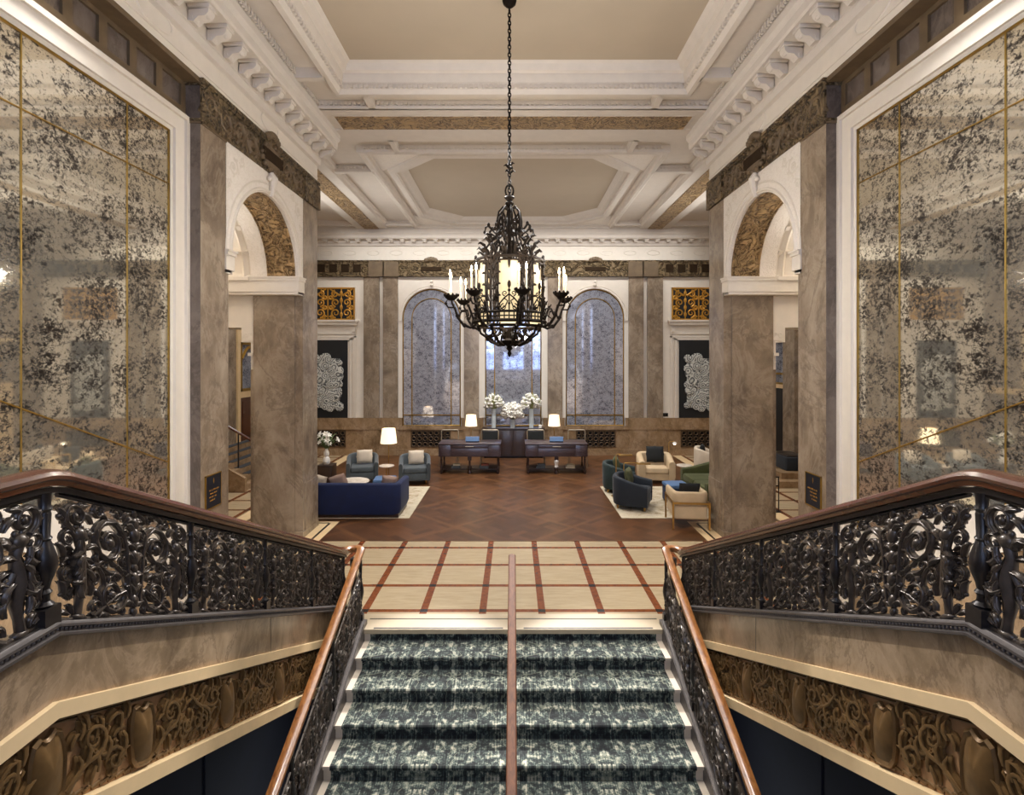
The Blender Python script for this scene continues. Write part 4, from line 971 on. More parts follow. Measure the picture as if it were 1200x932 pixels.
# ------------------------------------------------------------------ bronze relief friezes under the side flights
def relief(T0):
    s = Scroll(T0, 6, .55); L0 = .88
    return s
for sx in (-1, 1):
    sd = 'blue sofa' if sx < 0 else 'green sofa'; X = sx*2.135
    t = thing('relief_frieze', 'worn bronze frieze of shields and foliage below the side flight, %s side' % sd, 'frieze', (X, 0, 0))
    m = MB(); y0, y1 = -.6, 6.6
    for a, b in ((y0, BEND), (BEND, y1)):
        za, zb_ = railz(a), railz(b)
        m.loft([[(0, a, za-.84), (sx*.12, a, za-.84), (sx*.12, a, za-.435), (0, a, za-.435)], [(0, b, zb_-.84), (sx*.12, b, zb_-.84), (sx*.12, b, zb_-.435), (0, b, zb_-.435)]], caps=True)
    fix_normals(m.build('ground', M['bronze_back'], t, None))
    T = lambda u, w, v: (-sx*w, u, railz(u) - .835 + v)
    s = Scroll(T, 6, .62, True)
    sh = [.62, 1.5, 2.40, 3.02, 3.92, 4.79, 5.66]
    HH = .4
    # rope border
    q = -.3; rope = Scroll(T, 5, .8)
    while q < 6.55: rope.line([(q, .012), (q+.06, .03)], [.012,.012]); q += .055
    rope.line([(-.3, .395), (BEND, .395)], .01); rope.line([(BEND, .395), (6.55, .395)], .01)
    rope.m.build('border', M['bronze'], t, 60)
    edges = [-.26] + sh + [6.5]
    rr = random.Random(11)
    for a, b in zip(edges[:-1], edges[1:]):
        lo, hi = a + .11, b - .11; W = hi - lo
        if W < .2: continue
        nn = max(1, round(W/.30)); p = W/nn
        for k in range(nn):
            u = lo + p*(k+.5); up = (k % 2 == 0)
            s.volute((u-p*.12, .265 if up else .14), .09, radians(-80 if up else 80), 1.25, 1 if up else -1, .030, 4, False, (u-p*.55, .06 if up else .34), .004)
            s.volute((u+p*.24, .12 if up else .28), .07, radians(120 if up else 240), 1.2, -1 if up else 1, .026, 3, False, (u-p*.1, .2), .004)
            s.blob(u-p*.12, .265 if up else .14, .03, (1,1.3,1)); s.blob(u+p*.24, .12 if up else .28, .024, (1,1.3,1))
            for d in range(9): s.leaf(u - p*.5 + p*d/9, .04 + (.05*(d % 3)), radians(65 + rr.uniform(-20, 20)), .13, rr.choice((-1.4, 1.4)), .024, .004*(d % 3))
            for d in range(9): s.leaf(u - p*.5 + p*d/9 + .02, .24 + .04*(d % 3), radians(60 + rr.uniform(-30, 30)), .11, rr.choice((-1.6, 1.6)), .022, .005*(d % 3))
            s.line([(u-p*.5, .05), (u-p*.2, .2), (u+p*.1, .36)], [.032,.026,.014], .006)
        if W > .5:
            for k in (-1, 1): s.volute(((a+b)/2 + k*.055, .15), .055, radians(90 - k*20), 1.3, -k, .022, 0, False, None, .012)
            s.line([((a+b)/2-.05, .10), ((a+b)/2+.05, .13)], [.016,.016], .015)
    s.m.build('foliage', M['bronze'], t, 60)
    proto = None
    for y in sh:
        m = MB(); prof = [(0,.015),(.055,.02),(.085,.06),(.095,.13),(.10,.22),(.092,.30),(.075,.36),(.04,.375),(.02,.352),(0,.345)]
        ring = [(u, v) for u, v in prof] + [(-u, v) for u, v in prof[-2:0:-1]]
        def rg(k, w): return [(-sx*w, u*k, (.195 + (v-.195)*k)) for u, v in ring]
        m.loft([rg(1.0, -.002), rg(1.02, .022), rg(.93, .034), rg(.86, .026), rg(.84, .024), rg(.5, .044), rg(.1, .052)], caps=True)
        m.mapped(lambda a, b, c: (a, b, c + (railz(y+b)-railz(y))))
        o = m.build('shield', M['bronze'], t, 35, (0, y, railz(y)-.835)); fix_normals(o)

# ------------------------------------------------------------------ chandelier
CY, CX = 7.3, -.053
t = thing('chandelier', 'wrought iron chandelier with lit glass lantern and candle arms hanging over the stair', 'chandelier', (CX, CY, 0))
zc = lambda py_, d=CY: EYE + (421 - py_)*d/620
I = M['iron_lamp']
MB().lathe([(.0,.02),(.05,.05),(.09,.09),(.10,.13),(.07,.15),(.085,.19),(.14,.24),(.17,.28)], 16).mapped(lambda a,b,c: (a,b,zc(12)+c)).build('ceiling_rose', I, t)
m = MB(); z = zc(228); k = 0
while z < zc(10):
    m.tube([(.019*cos(a*pi/6)*(1 if k % 2 else .4) , .019*cos(a*pi/6)*(.4 if k % 2 else 1), z + .038*sin(a*pi/6)) for a in range(13)], .0085, 5, caps=False); z += .055; k += 1
m.build('chain', I, t)
m = MB()
for k in range(7): 
    a = k*2.4; zz = zc(200) + .02*k - .05; m.tube([(0,0,zz), (.05*cos(a), .05*sin(a), zz+.05), (.08*cos(a), .08*sin(a), zz+.03)], [.014,.018,.006], 5)
m.tube([(.055*cos(a*pi/8), 0, zc(224)+.07*sin(a*pi/8)*1.2) for a in range(17)], .014, 6, caps=False)
m.lathe([(.02,0),(.055,.03),(.06,.06),(.03,.08),(.045,.1),(.075,.13),(.06,.15),(.02,.16)], 12, (0,0,zc(243)-.0)); m.build('finial_cup', I, t)
# stem
zr = zc(305); zt = zc(243)
MB().lathe([(.03,0),(.05,.08),(.03,.16),(.028,.3),(.045,.36),(.03,.42),(.026,zt-zr)], 10, (0,0,zr)).build('stem', I, t)
# crown of scrolled straps
for k in range(8):
    a = radians(k*45+12); P = lambda r, z_: (r*cos(a), r*sin(a), z_)
    m = MB()
    m.tube([P(r, zc(y)) for r, y in ((.03,246),(.09,243),(.15,249),(.17,259),(.165,270),(.19,280),(.26,284),(.32,292),(.335,303))], [.012,.014,.014,.016,.018,.018,.016,.014,.012], 6)
    m.tube([P(r, zc(y)) for r, y in ((.17,268),(.235,271),(.29,266),(.33,268),(.345,275))], [.012,.016,.02,.016,.006], 5)
    m.tube([P(r, zc(y)) for r, y in ((.2,278),(.26,275),(.30,278),(.27,284),(.245,281))], [.012,.014,.012,.01,.008], 5)
    m.tube([P(r, zc(y)) for r, y in ((.15,252),(.11,256),(.10,266),(.13,272),(.15,267))], [.012,.014,.012,.010,.008], 5)
    m.tube([P(r, zc(y)) for r, y in ((.1,302),(.12,290),(.19,286),(.22,294),(.185,299))], [.012,.014,.014,.01,.008], 5)
    m.tube([P(r, zc(y)) for r, y in ((.26,284),(.22,292),(.25,302))], .011, 5)
    for r, y, da, ln in ((.335,303,0,.13),(.335,303,.35,.10),(.335,303,-.35,.10),(.26,284,.3,.08),(.32,292,-.3,.10)):
        aa = a + da; p0 = Vector((r*cos(aa), r*sin(aa), zc(y))); m.tube([p0, p0 + Vector((.03*cos(aa), .03*sin(aa), ln*.6)), p0 + Vector((.09*cos(aa), .09*sin(aa), ln)), p0 + Vector((.12*cos(aa), .12*sin(aa), ln*.75))], [.012,.024,.018,.004], 5)
    for r, y, q in ((.345,274,.02),(.16,272,.028),(.29,265,.022),(.335,303,.024),(.155,262,.024)): m.ball(P(r, zc(y)), q, (1,1,1.5), 6, 4)
    m.build('crown_strap', I, t)
R = .455
# lantern rings and posts
for zz, r, q in ((zc(307), R+.01, .02), (zc(311), R, .012), (zc(368), R+.02, .018), (zc(378), R+.04, .024), (zc(383), R-.02, .02), (zc(373), R+.03, .01)):
    MB().tube([(r*cos(a*pi/24), r*sin(a*pi/24), zz) for a in range(49)], q, 6, caps=False).build('lantern_ring', I, t)
m = MB()
for k in range(48):
    a = k*pi/24; m.tube([((R+.025)*cos(a), (R+.025)*sin(a), zc(378)), ((R+.025)*cos(a), (R+.025)*sin(a), zc(368))], .008, 4)
m.build('lantern_gallery', I, t)
for k in range(6):
    a0 = radians(-90 + k*60); hw = radians(17.5)
    m = MB(); n = 8
    pts = [(a0 + hw*(2*i/n-1)) for i in range(n+1)]
    m.loft([[((R-.02)*cos(a), (R-.02)*sin(a), zc(380)) for a in pts], [((R-.02)*cos(a), (R-.02)*sin(a), zc(313) + .035*(1-abs(2*i/n-1)**2)) for i, a in enumerate(pts)]], closed=False)
    m.build('glass_panel', M['glass_glow'], t)
    # gothic tracery in front of each pane
    T = lambda u, w, v: ((R+.012+w)*cos(a0+u/R), (R+.012+w)*sin(a0+u/R), zc(368) + v)
    s = Scroll(T, 5)
    for sg in (-1, 1):
        s.line([(sg*.13, 0), (sg*.12, .10), (sg*.06, .17), (0, .22)], .010); s.line([(sg*.12, .02), (sg*.05, .06), (sg*.02, .13), (sg*.07, .17)], .009)
        s.volute((sg*.055, .23), .035, radians(-90), 1.2, sg, .008, 0, False); s.volute((sg*.07, .05), .045, radians(90), 1.2, -sg, .008, 0, False)
        s.line([(sg*.145, -.02), (sg*.15, .2), (sg*.14, .45), (sg*.15, .66)], .012)
    s.line([(0, 0), (0, .34)], .009); s.blob(0, .35, .03, (.8,.8,1.7)); s.blob(0, .27, .02); s.blob(0, .10, .018)
    s.line([(0, .66), (0, .60), (0, .56)], [.02, .016, .004])
    s.m.build('tracery', I, t)
    # broad strap with leaves between the panes
    b0 = a0 + radians(30); T2 = lambda u, w, v: ((R+.01+w)*cos(b0+u/R), (R+.01+w)*sin(b0+u/R), zc(378) + v)
    s = Scroll(T2, 5)
    for u in (-.06, 0, .06): s.line([(u, 0), (u*1.1, .3), (u, .78)], .014)
    for v in (.1, .25, .4, .55, .68):
        for sg in (-1, 1): s.leaf(sg*.02, v, radians(90-sg*40), .11, sg*1.4, .015); s.leaf(sg*.07, v+.06, radians(90-sg*60), .07, -sg*1.4, .012, .02)
    for v in (.78, .84, .9): s.blob(0, v, .035-.012*(v-.78)*10, (1,1,1.4))
    for sg in (-1, 1): s.leaf(sg*.03, .78, radians(90-sg*25), .16, -sg*1.2, .016); s.leaf(sg*.07, .76, radians(90-sg*35), .13, sg*1.5, .014)
    s.m.build('lantern_strap', I, t)
# basket under the lantern
for k in range(8):
    a = radians(k*45+12); P = lambda r, z_: (r*cos(a), r*sin(a), z_); m = MB()
    m.tube([P(r, zc(y)) for r, y in ((.42,384),(.40,391),(.33,395),(.25,393),(.22,388),(.26,385),(.29,389))], [.014,.018,.02,.018,.014,.012,.008], 6)
    m.tube([P(r, zc(y)) for r, y in ((.33,395),(.26,401),(.15,405),(.07,404))], [.016,.02,.018,.012], 6)
    m.tube([P(r, zc(y)) for r, y in ((.2,402),(.2,395),(.14,390),(.09,393),(.11,398))], [.012,.014,.014,.01,.008], 5)
    m.ball(P(.3,zc(398)), .03, (1,1,1), 6, 4).ball(P(.42,zc(386)), .03, (1,1,1.3), 6, 4); m.build('basket_scroll', I, t)
MB().lathe([(.0,0),(.015,.01),(.03,.05),(.018,.08),(.045,.12),(.03,.15),(.09,.17),(.13,.2),(.14,.225),(.10,.23),(.05,.26),(.03,.4)], 14, (0,0,zc(418.5))).build('bottom_finial', I, t)
# candle arms
zd = zc(349) - .02; RA = .80
for k in range(8):
    a = radians(-78 + 45*k); ca, sa = cos(a), sin(a); P = lambda r, z_, q=0: (r*ca - q*sa, r*sa + q*ca, z_); m = MB()
    m.tube([P(.46, zd-.36), P(.54, zd-.40), P(.64, zd-.36), P(.71, zd-.27), P(.75, zd-.15), P(.79, zd-.07), P(RA, zd)], [.018,.02,.02,.018,.016,.014,.014], 6)
    m.tube([P(.70, zd-.26), P(.66, zd-.17), P(.58, zd-.16), P(.56, zd-.23), P(.61, zd-.26)], [.014,.014,.012,.01,.007], 5)
    m.tube([P(.74, zd-.13), P(.84, zd-.13), P(.88, zd-.07), P(.85, zd-.03)], [.012,.012,.010,.006], 5)
    m.tube([P(.52, zd-.38), P(.50, zd-.28), P(.56, zd-.12), P(.60, zd-.06)], [.014,.018,.016,.006], 5)
    for r, dz, q in ((.62,-.37,.032),(.72,-.24,.028),(.57,-.1,.022),(.87,-.08,.02)): m.ball(P(r, zd+dz), q, (1,1,1), 6, 4)
    arm = m.build('candle_arm', I, t)
    d = MB().lathe([(.02,-.04),(.05,-.03),(.085,.0),(.095,.03),(.088,.03),(.05,.012),(0,.01)], 12, P(RA, zd))
    for j in range(10): b = j*.628; c = P(RA, zd+.035); d.ball((c[0]+.092*cos(b), c[1]+.092*sin(b), c[2]), .018, (1,1,1.2), 5, 4)
    d.build('drip_pan', I, arm)
    for j, (dr, dq) in enumerate(((.0,-.045),(.02,.045))):
        c = P(RA+dr, zd+.02, dq); cz = MB().lathe([(.017,0),(.017,.03),(.0115,.035),(.0115,.245 + .02*j)], 8, c).build('candle', M['candle'], arm)
        MB().lathe([(.0,0),(.012,.012),(.015,.03),(.010,.055),(.003,.085),(0,.09)], 8, (c[0], c[1], c[2]+.245+.02*j)).build('flame_bulb', M['flame'], arm)

# carved foliage standing out of the side friezes
for sx in (-1, 1):
    T = lambda u, w, v: (sx*(XP - .004 - w), u, FR0 + v)
    s = Scroll(T, 6, 1.1); yc = (N1 + F0)/2 - .02
    for a, b in ((N0+.02, yc-.42), (yc+.42, F0-.02)):
        nn = max(2, round((b-a)/.42)); p = (b-a)/nn
        for k in range(nn):
            u = a + p*(k+.5); sg = 1 if k % 2 else -1
            s.volute((u, .25), .14, radians(-90*sg), 1.4, sg, .035, 5, True, (u-p*.6, .25 + sg*.12))
            s.volute((u+p*.42, .25-sg*.1), .07, radians(90*sg), 1.2, -sg, .025, 3, True)
            for d in range(5): s.leaf(u - p*.4 + d*p*.2, .06 if d % 2 else .40, radians(80 if d % 2 else -80), .09, 1.5*sg, .02)
    s.m.build('frieze_foliage', M['frieze_plain'], FRZ[sx], 60)
    # foliage in the arch spandrels
    T = lambda u, w, v: (sx*(XP - w), u, SP + v)
    s = Scroll(T, 5, .4)
    for k in (-1, 1):
        s.volute((yc + k*1.13, 1.22), .13, radians(90), 1.4, k, .022, 4, True); s.volute((yc + k*.9, 1.38), .08, radians(200), 1.3, -k, .018, 3, True); s.volute((yc + k*1.24, .95), .07, radians(20), 1.3, -k, .016, 3, True)
    s.m.build('spandrel_foliage', M['white'], FRZ[sx], 60)
# ------------------------------------------------------------------ furniture
def at(pxl, d): return (pxl - 601.5) * d / 620
def shell(w, d, hb, ha, th, r, z0, flare=0.0, nseg=8):
    """padded wraparound back and arms, open to -y"""
    pl = [(-w/2, -d/2), (-w/2, -d/6), (-w/2, d/2 - r)]
    pl += [(-w/2 + r - r*cos(pi/2*i/nseg), d/2 - r + r*sin(pi/2*i/nseg)) for i in range(1, nseg+1)]
    pl += [(x*-1, y) for x, y in reversed(pl)]
    il = []
    k = max(r - th, .02)
    for x, y in pl:
        s_ = 1 if x > 0 else -1
        ax, ay = abs(x), y
        if ay <= d/2 - r: il.append((s_*(w/2 - th), ay))
        else:
            ca = atan2(ay - (d/2 - r), ax - (w/2 - r)); il.append((s_*(w/2 - r + k*cos(ca) if True else 0), d/2 - r + k*sin(ca)))
    if r < th: il = [((1 if x > 0 else -1)*min(abs(x), w/2 - th), min(y, d/2 - th)) for x, y in pl]
    rings = []
    for (x, y), (u, v) in zip(pl, il):
        q = min(max((y + d/2)/(d*.95), 0), 1); q = q*q*(3-2*q); h = ha + (hb - ha)*q
        mx, my = (x+u)/2, (y+v)/2; lean = 1 + flare*q
        L_ = lambda a, b, t: (a + (b-a)*t)
        rings.append([(x*.97, y*.97, z0), (x*1.0, y, z0+.1), (x*lean, y*lean, h-.05), (L_(x,u,.15)*lean, L_(y,v,.15)*lean, h-.012), (mx*lean, my*lean, h), (L_(x,u,.85)*lean, L_(y,v,.85)*lean, h-.012), (u*lean, v*lean, h-.05), (u, v, z0+.1), (u, v, z0)])
    m = MB().loft(rings, caps=True); return m
def cushion_mesh(w, h, t):
    def fn(a, b, s_):
        u, v = 2*a-1, 2*b-1; k = (1-abs(u)**3.2)*(1-abs(v)**3.2); pin = 1 - .07*(abs(u)*abs(v))**.5*1.2 + .05*(abs(u)*abs(v))**3
        return (u*w/2*pin, s_*t/2*max(k,0)**.45, v*h/2*pin)
    m = MB().grid(lambda a, b: fn(a, b, 1), 12, 12).grid(lambda a, b: fn(a, b, -1), 12, 12); return m
def cushion(mat, label, loc, rot=(0,0,0), w=.46, h=.42, t=.16, group=None):
    o = cushion_mesh(w, h, t).build('cushion', mat, None, 60); fix_normals(o); o.location = loc; o.rotation_euler = rot
    return tag(o, label, 'cushion', group)
def tub_chair(label, mat, x, y, rz, z=.019):
    t = thing('tub_chair', label, 'armchair', (x, y, z), rz, 'velvet tub chairs')
    fix_normals(shell(.84, .82, .735, .57, .10, .34, .10, .03).build('padded_back', mat, t, 50))
    MB().rbox(-.31, .31, -.40, .26, .30, .45, .05).build('seat_cushion', mat, t)
    MB().rbox(-.33, .33, -.40, .28, .10, .30, .03).build('seat_base', mat, t)
    for a, b in ((-.3,-.33),(.3,-.33),(-.26,.27),(.26,.27)): MB().lathe([(.018,0),(.024,.10)], 8, (a, b, 0)).build('leg', M['brass'], t)
    return t
ROT = lambda d: radians(d)
tub_chair('slate velvet tub chair with linen cushion, the one nearer the lily vase', M['slate_velvet'], -4.19, 14.72, ROT(14))
tub_chair('slate velvet tub chair with linen cushion beside the floor lamp table and the desk', M['slate_velvet'], -2.72, 14.62, ROT(10))
cushion(M['linen'], 'pale linen cushion in the slate chair nearer the lily vase', (-4.16, 14.80, .675), (ROT(-14), 0, ROT(14)), .44, .39)
cushion(M['linen'], 'pale linen cushion in the slate chair closer to the desk', (-2.70, 14.70, .675), (ROT(-14), 0, ROT(10)), .44, .39)
tub_chair('ink blue velvet tub chair turned away, in front of its teal twin', M['ink_velvet'], 2.72, 12.15, ROT(68))
tub_chair('dark teal velvet tub chair behind the ink blue one', M['teal_velvet'], 2.72, 13.62, ROT(78))
cushion(M['olive'], 'olive cushion in the ink blue tub chair', (2.66, 12.17, .70), (ROT(-12), 0, ROT(68)), .44, .40)
cushion(M['olive'], 'olive cushion in the dark teal tub chair', (2.66, 13.62, .70), (ROT(-12), 0, ROT(78)), .44, .40)
# rugs
for x0, x1, lab in ((-5.0, -2.215, 'cream figured rug under the blue sofa and slate chairs'), (2.31, 5.1, 'cream figured rug under the tub chairs and beige armchair')):
    t = thing('rug', lab, 'rug', ((x0+x1)/2, 12.66, .006)); w = (x1-x0)/2
    MB().box(-w+.14, w-.14, -1.24, 1.24, 0, .011).build('rug_field', M['rug'], t)
    m = MB()
    for b in ((-w,w,-1.4,-1.24),(-w,w,1.24,1.4),(-w,-w+.14,-1.24,1.24),(w-.14,w,-1.24,1.24)): m.box(*b, 0, .01)
    m.build('rug_border', M['rug_edge'], t)
# blue sofa, back to the stair
t = thing('sofa', 'navy blue velvet sofa seen from behind beside the marble pier', 'sofa', (-3.56, 11.73, .018), pi)
fix_normals(shell(2.30, .98, .735, .70, .15, .16, .07).build('padded_back', M['navy_velvet'], t, 50))
MB().rbox(-1.0, 1.0, -.48, .34, .08, .28, .03).build('seat_base', M['navy_velvet'], t)
for a in (-.5, .5): MB().rbox(a-.49, a+.49, -.48, .33, .28, .45, .05).build('seat_cushion', M['navy_velvet'], t)
MB().box(-1.11, 1.11, -.45, .45, 0, .075).build('plinth', M['dark_wood'], t)
cushion(M['linen'], 'pale cushion at the pier end of the blue sofa', (-4.34, 11.72, .675), (ROT(14), ROT(14), .1), .40, .36)
cushion(M['cushion_pink'], 'dusty rose cushion in the blue sofa next to the pale one', (-3.86, 11.72, .675), (ROT(16), ROT(-18), -.1), .40, .36)
cushion(M['cushion_pink'], 'dusty rose cushion at the open end of the blue sofa', (-2.74, 11.72, .665), (ROT(16), ROT(8), .05), .36, .34)
# coffee table and ottoman between them
t = thing('coffee_table', 'low pale topped coffee table between blue sofa and slate chairs', 'table', (-3.95, 12.98, .024))
MB().lathe([(.0,.36),(.40,.36),(.41,.375),(.40,.39),(0,.39)], 28).build('table_top', M['marble_top'], t)
for k in range(3): MB().tube([(.28*cos(k*2.09), .28*sin(k*2.09), 0), (.22*cos(k*2.09), .22*sin(k*2.09), .36)], .014, 8).build('leg', M['brass'], t)
def ottoman(x, y, lab, rz=0.0):
    t = thing('ottoman', lab, 'ottoman', (x, y, .018), rz, 'blue cube ottomans')
    MB().rbox(-.25, .25, -.25, .25, .02, .36, .03).build('body', M['blue_dark'], t); MB().rbox(-.26, .26, -.26, .26, .36, .45, .035).build('seat_pad', M['blue_leather'], t); MB().box(-.22, .22, -.22, .22, 0, .03).build('plinth', M['black_metal'], t)
ottoman(-3.18, 13.1, 'blue leather cube ottoman between blue sofa and slate chairs', .1)
ottoman(3.86, 12.55, 'blue leather cube ottoman behind the beige brass framed chair', .08)
# side tables, lamps, vase of lilies
def round_table(x, y, h, r, lab):
    t = thing('side_table', lab, 'table', (x, y, .018)); MB().lathe([(0,h-.03),(r-.01,h-.03),(r,h-.015),(r-.01,h),(0,h)], 28).build('table_top', M['marble_top'], t)
    MB().lathe([(.016,.012),(.016,h-.03)], 10).build('stem', M['brass'], t); MB().lathe([(0,0),(.15,0),(.15,.012),(0,.016)], 24).build('foot', M['brass'], t)
round_table(at(453, 14.75), 14.75, .42, .215, 'small round marble topped table between the slate chairs')
round_table(at(802, 14.6), 14.6, .46, .215, 'small round marble topped table beside the beige armchair')
def shade_lamp(name, lab, x, y, z0, h_sh, r0, r1, zs, base=.12):
    t = thing(name, lab, 'lamp', (x, y, z0))
    m = MB().loft([[(r*cos(a*pi/16), r*sin(a*pi/16), z_) for a in range(32)] for r, z_ in ((r0, zs), (r0*.55+r1*.45, zs+h_sh*.5), (r1, zs+h_sh), (r1-.008, zs+h_sh), (r0-.008, zs))], closed=True)
    ls = m.build('lamp_shade', M['shade'], t)
    MB().lathe([(0,0),(base,0),(base,.012),(.03,.025),(.012,.04),(.012,zs+h_sh*.5)], 16).build('base', M['brass'], t)
    MB().ball((0,0,zs+h_sh*.5), .04).build('bulb', M['bulb'], ls); return t
shade_lamp('floor_lamp', 'brass floor lamp with lit cream shade behind the table between the slate chairs', at(455.5, 15.25), 15.25, .0, .42, .235, .185, .98, .15)
shade_lamp('table_lamp', 'brass table lamp with lit cream shade on the desk near the slate chairs', at(552, 16.2), 16.24, .908, .34, .185, .15, .44-.0)
shade_lamp('table_lamp', 'brass table lamp with lit cream shade on the desk near the tub chairs', at(649.5, 16.2), 16.24, .908, .34, .185, .15, .44)
t = thing('side_table', 'dark wood cube table under the vase of lilies', 'table', (at(383, 14.65), 14.65, 0))
MB().rbox(-.21, .21, -.21, .21, .0, .47, .03).build('body', M['dark_wood'], t); MB().rbox(-.215, .215, -.215, .215, .47, .49, .01).build('table_top', M['dark_wood'], t)
vx = at(382.5, 14.65)
t = thing('vase', 'white double gourd vase on the dark cube table', 'vase', (vx, 14.65, .49))
MB().lathe([(.0,0),(.075,0),(.10,.05),(.105,.11),(.08,.18),(.055,.215),(.07,.26),(.078,.31),(.06,.37),(.04,.40),(.035,.43),(.03,.425),(.0,.40)], 20).build('body', M['porcelain'], t)
def lily(parent, c, dirv, r=.085):
    d = Vector(dirv).normalized(); a = d.orthogonal().normalized(); b = d.cross(a); m = MB(); c = Vector(c)
    for k in range(6):
        p = a*cos(k*pi/3) + b*sin(k*pi/3)
        m.tube([c, c + d*r*.5 + p*r*.25, c + d*r*.85 + p*r*.7, c + d*r*.75 + p*r*1.15], [.006, .026, .026, .004], 6, (d, .45))
    m.build('lily', M['petal'], parent)
t = thing('lily_bouquet', 'bunch of white lilies standing in the gourd vase', 'flowers', (vx, 14.65, .90)); rr = random.Random(4)
m = MB(); g = MB()
for k in range(16):
    a = k*2.4; e = .05 + .22*((k*.618) % 1); h = .10 + .33*(((k*7) % 16)/16); p = (e*cos(a), e*sin(a)*.8, h*(1.15 - e))
    m.tube([(0,0,-.1), (p[0]*.4, p[1]*.4, p[2]*.5), p], .006, 5)
    if k % 4 != 3: lily(t, p, (p[0]*2.2, p[1]*2.2 - .15, .25))
    else: g.ball(p, .03, (.7,.7,1.9), 6, 4)
for k in range(14):
    a = k*1.7; e = .10 + .12*((k*.37) % 1); g.tube([(0,0,.0), (e*cos(a), e*sin(a), .14+.1*(k%3)), (1.7*e*cos(a), 1.7*e*sin(a), .16+.13*(k%3))], [.006,.028,.003], 5, ((0,0,1), .4))
m.build('stems', M['leafgreen'], t); g.build('leaf_sprays', M['leafgreen'], t)
# reception desks
def desk(x, lab, vase_part):
    t = thing('reception_desk', lab, 'desk', (x, 15.98, .006), 0, 'plum walnut reception desks'); W = .915
    MB().rbox(-W-.01, W+.01, -.40, .42, .87, .90, .012).build('desk_top', M['desk_wood'], t)
    MB().box(-W, W, -.375, .40, .515, .87).build('apron', M['desk_wood'], t)
    for a, b in ((-W+.02, -.56), (-.54, .54), (.56, W-.02)): MB().rbox(a, b, -.388, -.37, .53, .855 if a != -.54 else .76, .004).build('drawer_front', M['desk_wood'], t)
    dr = MB().rbox(-.54, .54, -.388, -.37, .77, .855, .004).build('drawer_front', M['desk_wood'], t)
    MB().tube([(-.11,-.385,.815),(-.12,-.41,.815),(.12,-.41,.815),(.11,-.385,.815)], .011, 6).build('handle', M['steel'], dr)
    for a in (-.84, .84):
        for b in (-.32, .34):
            MB().lathe([(.03,0),(.035,.02),(.026,.05),(.034,.10),(.034,.2),(.022,.23),(.026,.36),(.032,.42),(.024,.45),(.034,.515)], 10, (a, b, 0)).build('leg', M['dark_wood'], t)
    MB().box(-.84, .84, -.03, .03, .06, .11).box(-.88, -.80, -.34, .36, .06, .11).box(.80, .88, -.34, .36, .06, .11).build('stretcher', M['dark_wood'], t)
    MB().box(-.80, .80, -.24, .26, .11, .135).build('shelf', M['dark_wood'], t)
    MB().lathe([(.06,0),(.065,.05),(.05,.08),(.05,.145),(.07,.17),(.04,.2)], 14, (0,-.3,0)).box(-.055,.055,-.355,-.245,.4,.52).build('pedestal', M['dark_wood'], t)
    if vase_part: MB().lathe([(.045,.18),(.065,.2),(.05,.25),(.055,.28),(.075,.34),(.07,.4),(.05,.42)], 14, (0,-.3,0)).build('urn', M['porcelain'], t)
    else: MB().lathe([(.03,.18),(.07,.19),(.07,.21),(.03,.24),(.028,.3),(.03,.42)], 14, (0,-.3,0)).build('urn', M['dark_wood'], t)
    return t
DL, DR = at(550.2, 15.6), at(652.3, 15.6)
desk(DL, 'plum walnut reception desk nearer the slate chairs', False); desk(DR, 'plum walnut reception desk nearer the tub chairs, pale urn beneath', True)
def book(x, y, z, w, d, h, mat, lab, rz=0.0):
    t = thing('book', lab, 'book', (x, y, z), rz, 'books on the desk shelves')
    m = MB().box(-w/2, w/2, -d/2, d/2, 0, .004).box(-w/2, w/2, -d/2, d/2, h-.004, h).box(-w/2, w/2, -d/2-.002, -d/2+.006, 0, h); m.build('cover', mat, t)
    MB().box(-w/2+.005, w/2-.005, -d/2+.005, d/2-.004, .004, h-.004).build('pages', M['paper'], t)
zs = .1435
for dx, lab, mats in ((DL-.42, 'shelf of the desk nearer the slate chairs, beside its outer leg', ('book_grey','book_cream')), (DL+.42, 'shelf of the same desk, beside its inner leg', ('book_grey','book_red')), (DR-.46, 'shelf of the desk with the pale urn, on its inner half', ('book_grey','book_grey')), (DR+.42, 'shelf of the desk with the pale urn, on its outer half', ('book_cream','book_cream'))):
    col = lambda k: {'book_grey': 'grey', 'book_cream': 'cream', 'book_red': 'red'}[k]
    book(dx, 15.85, zs, .27, .2, .075 if 'grey' in mats[0] else .06, M[mats[0]], 'lower %s book, %s' % (col(mats[0]), lab.replace('shelf of the same desk', 'shelf of the slate chair desk')))
    book(dx+.02, 15.85, zs + (.077 if 'grey' in mats[0] else .062), .23, .17, .045, M[mats[1]], 'upper %s book, %s' % (col(mats[1]), lab.replace('shelf of the same desk', 'shelf of the slate chair desk')), .1)
for cx, who in ((DL+.06, 'near the slate chairs'), (DR+.02, 'near the tub chairs')):
    t = thing('desk_screen', 'low blue backed screen standing on the desk %s' % who, 'screen', (cx, 15.93, .906))
    MB().rbox(-.2, .2, -.05, .09, 0, .035, .01).build('foot', M['black_metal'], t)
    MB().extrude([(-.205,-.06,.03),(.205,-.06,.03),(.205,.0,.15),(-.205,.0,.15)], (0,.025,.008)).build('screen_back', M['blue_leather'], t)
    MB().extrude([(-.195,-.033,.035),(.195,-.033,.035),(.195,.026,.148),(-.195,.026,.148)], (0,.006,.002)).build('screen_face', M['panel_black'], t)
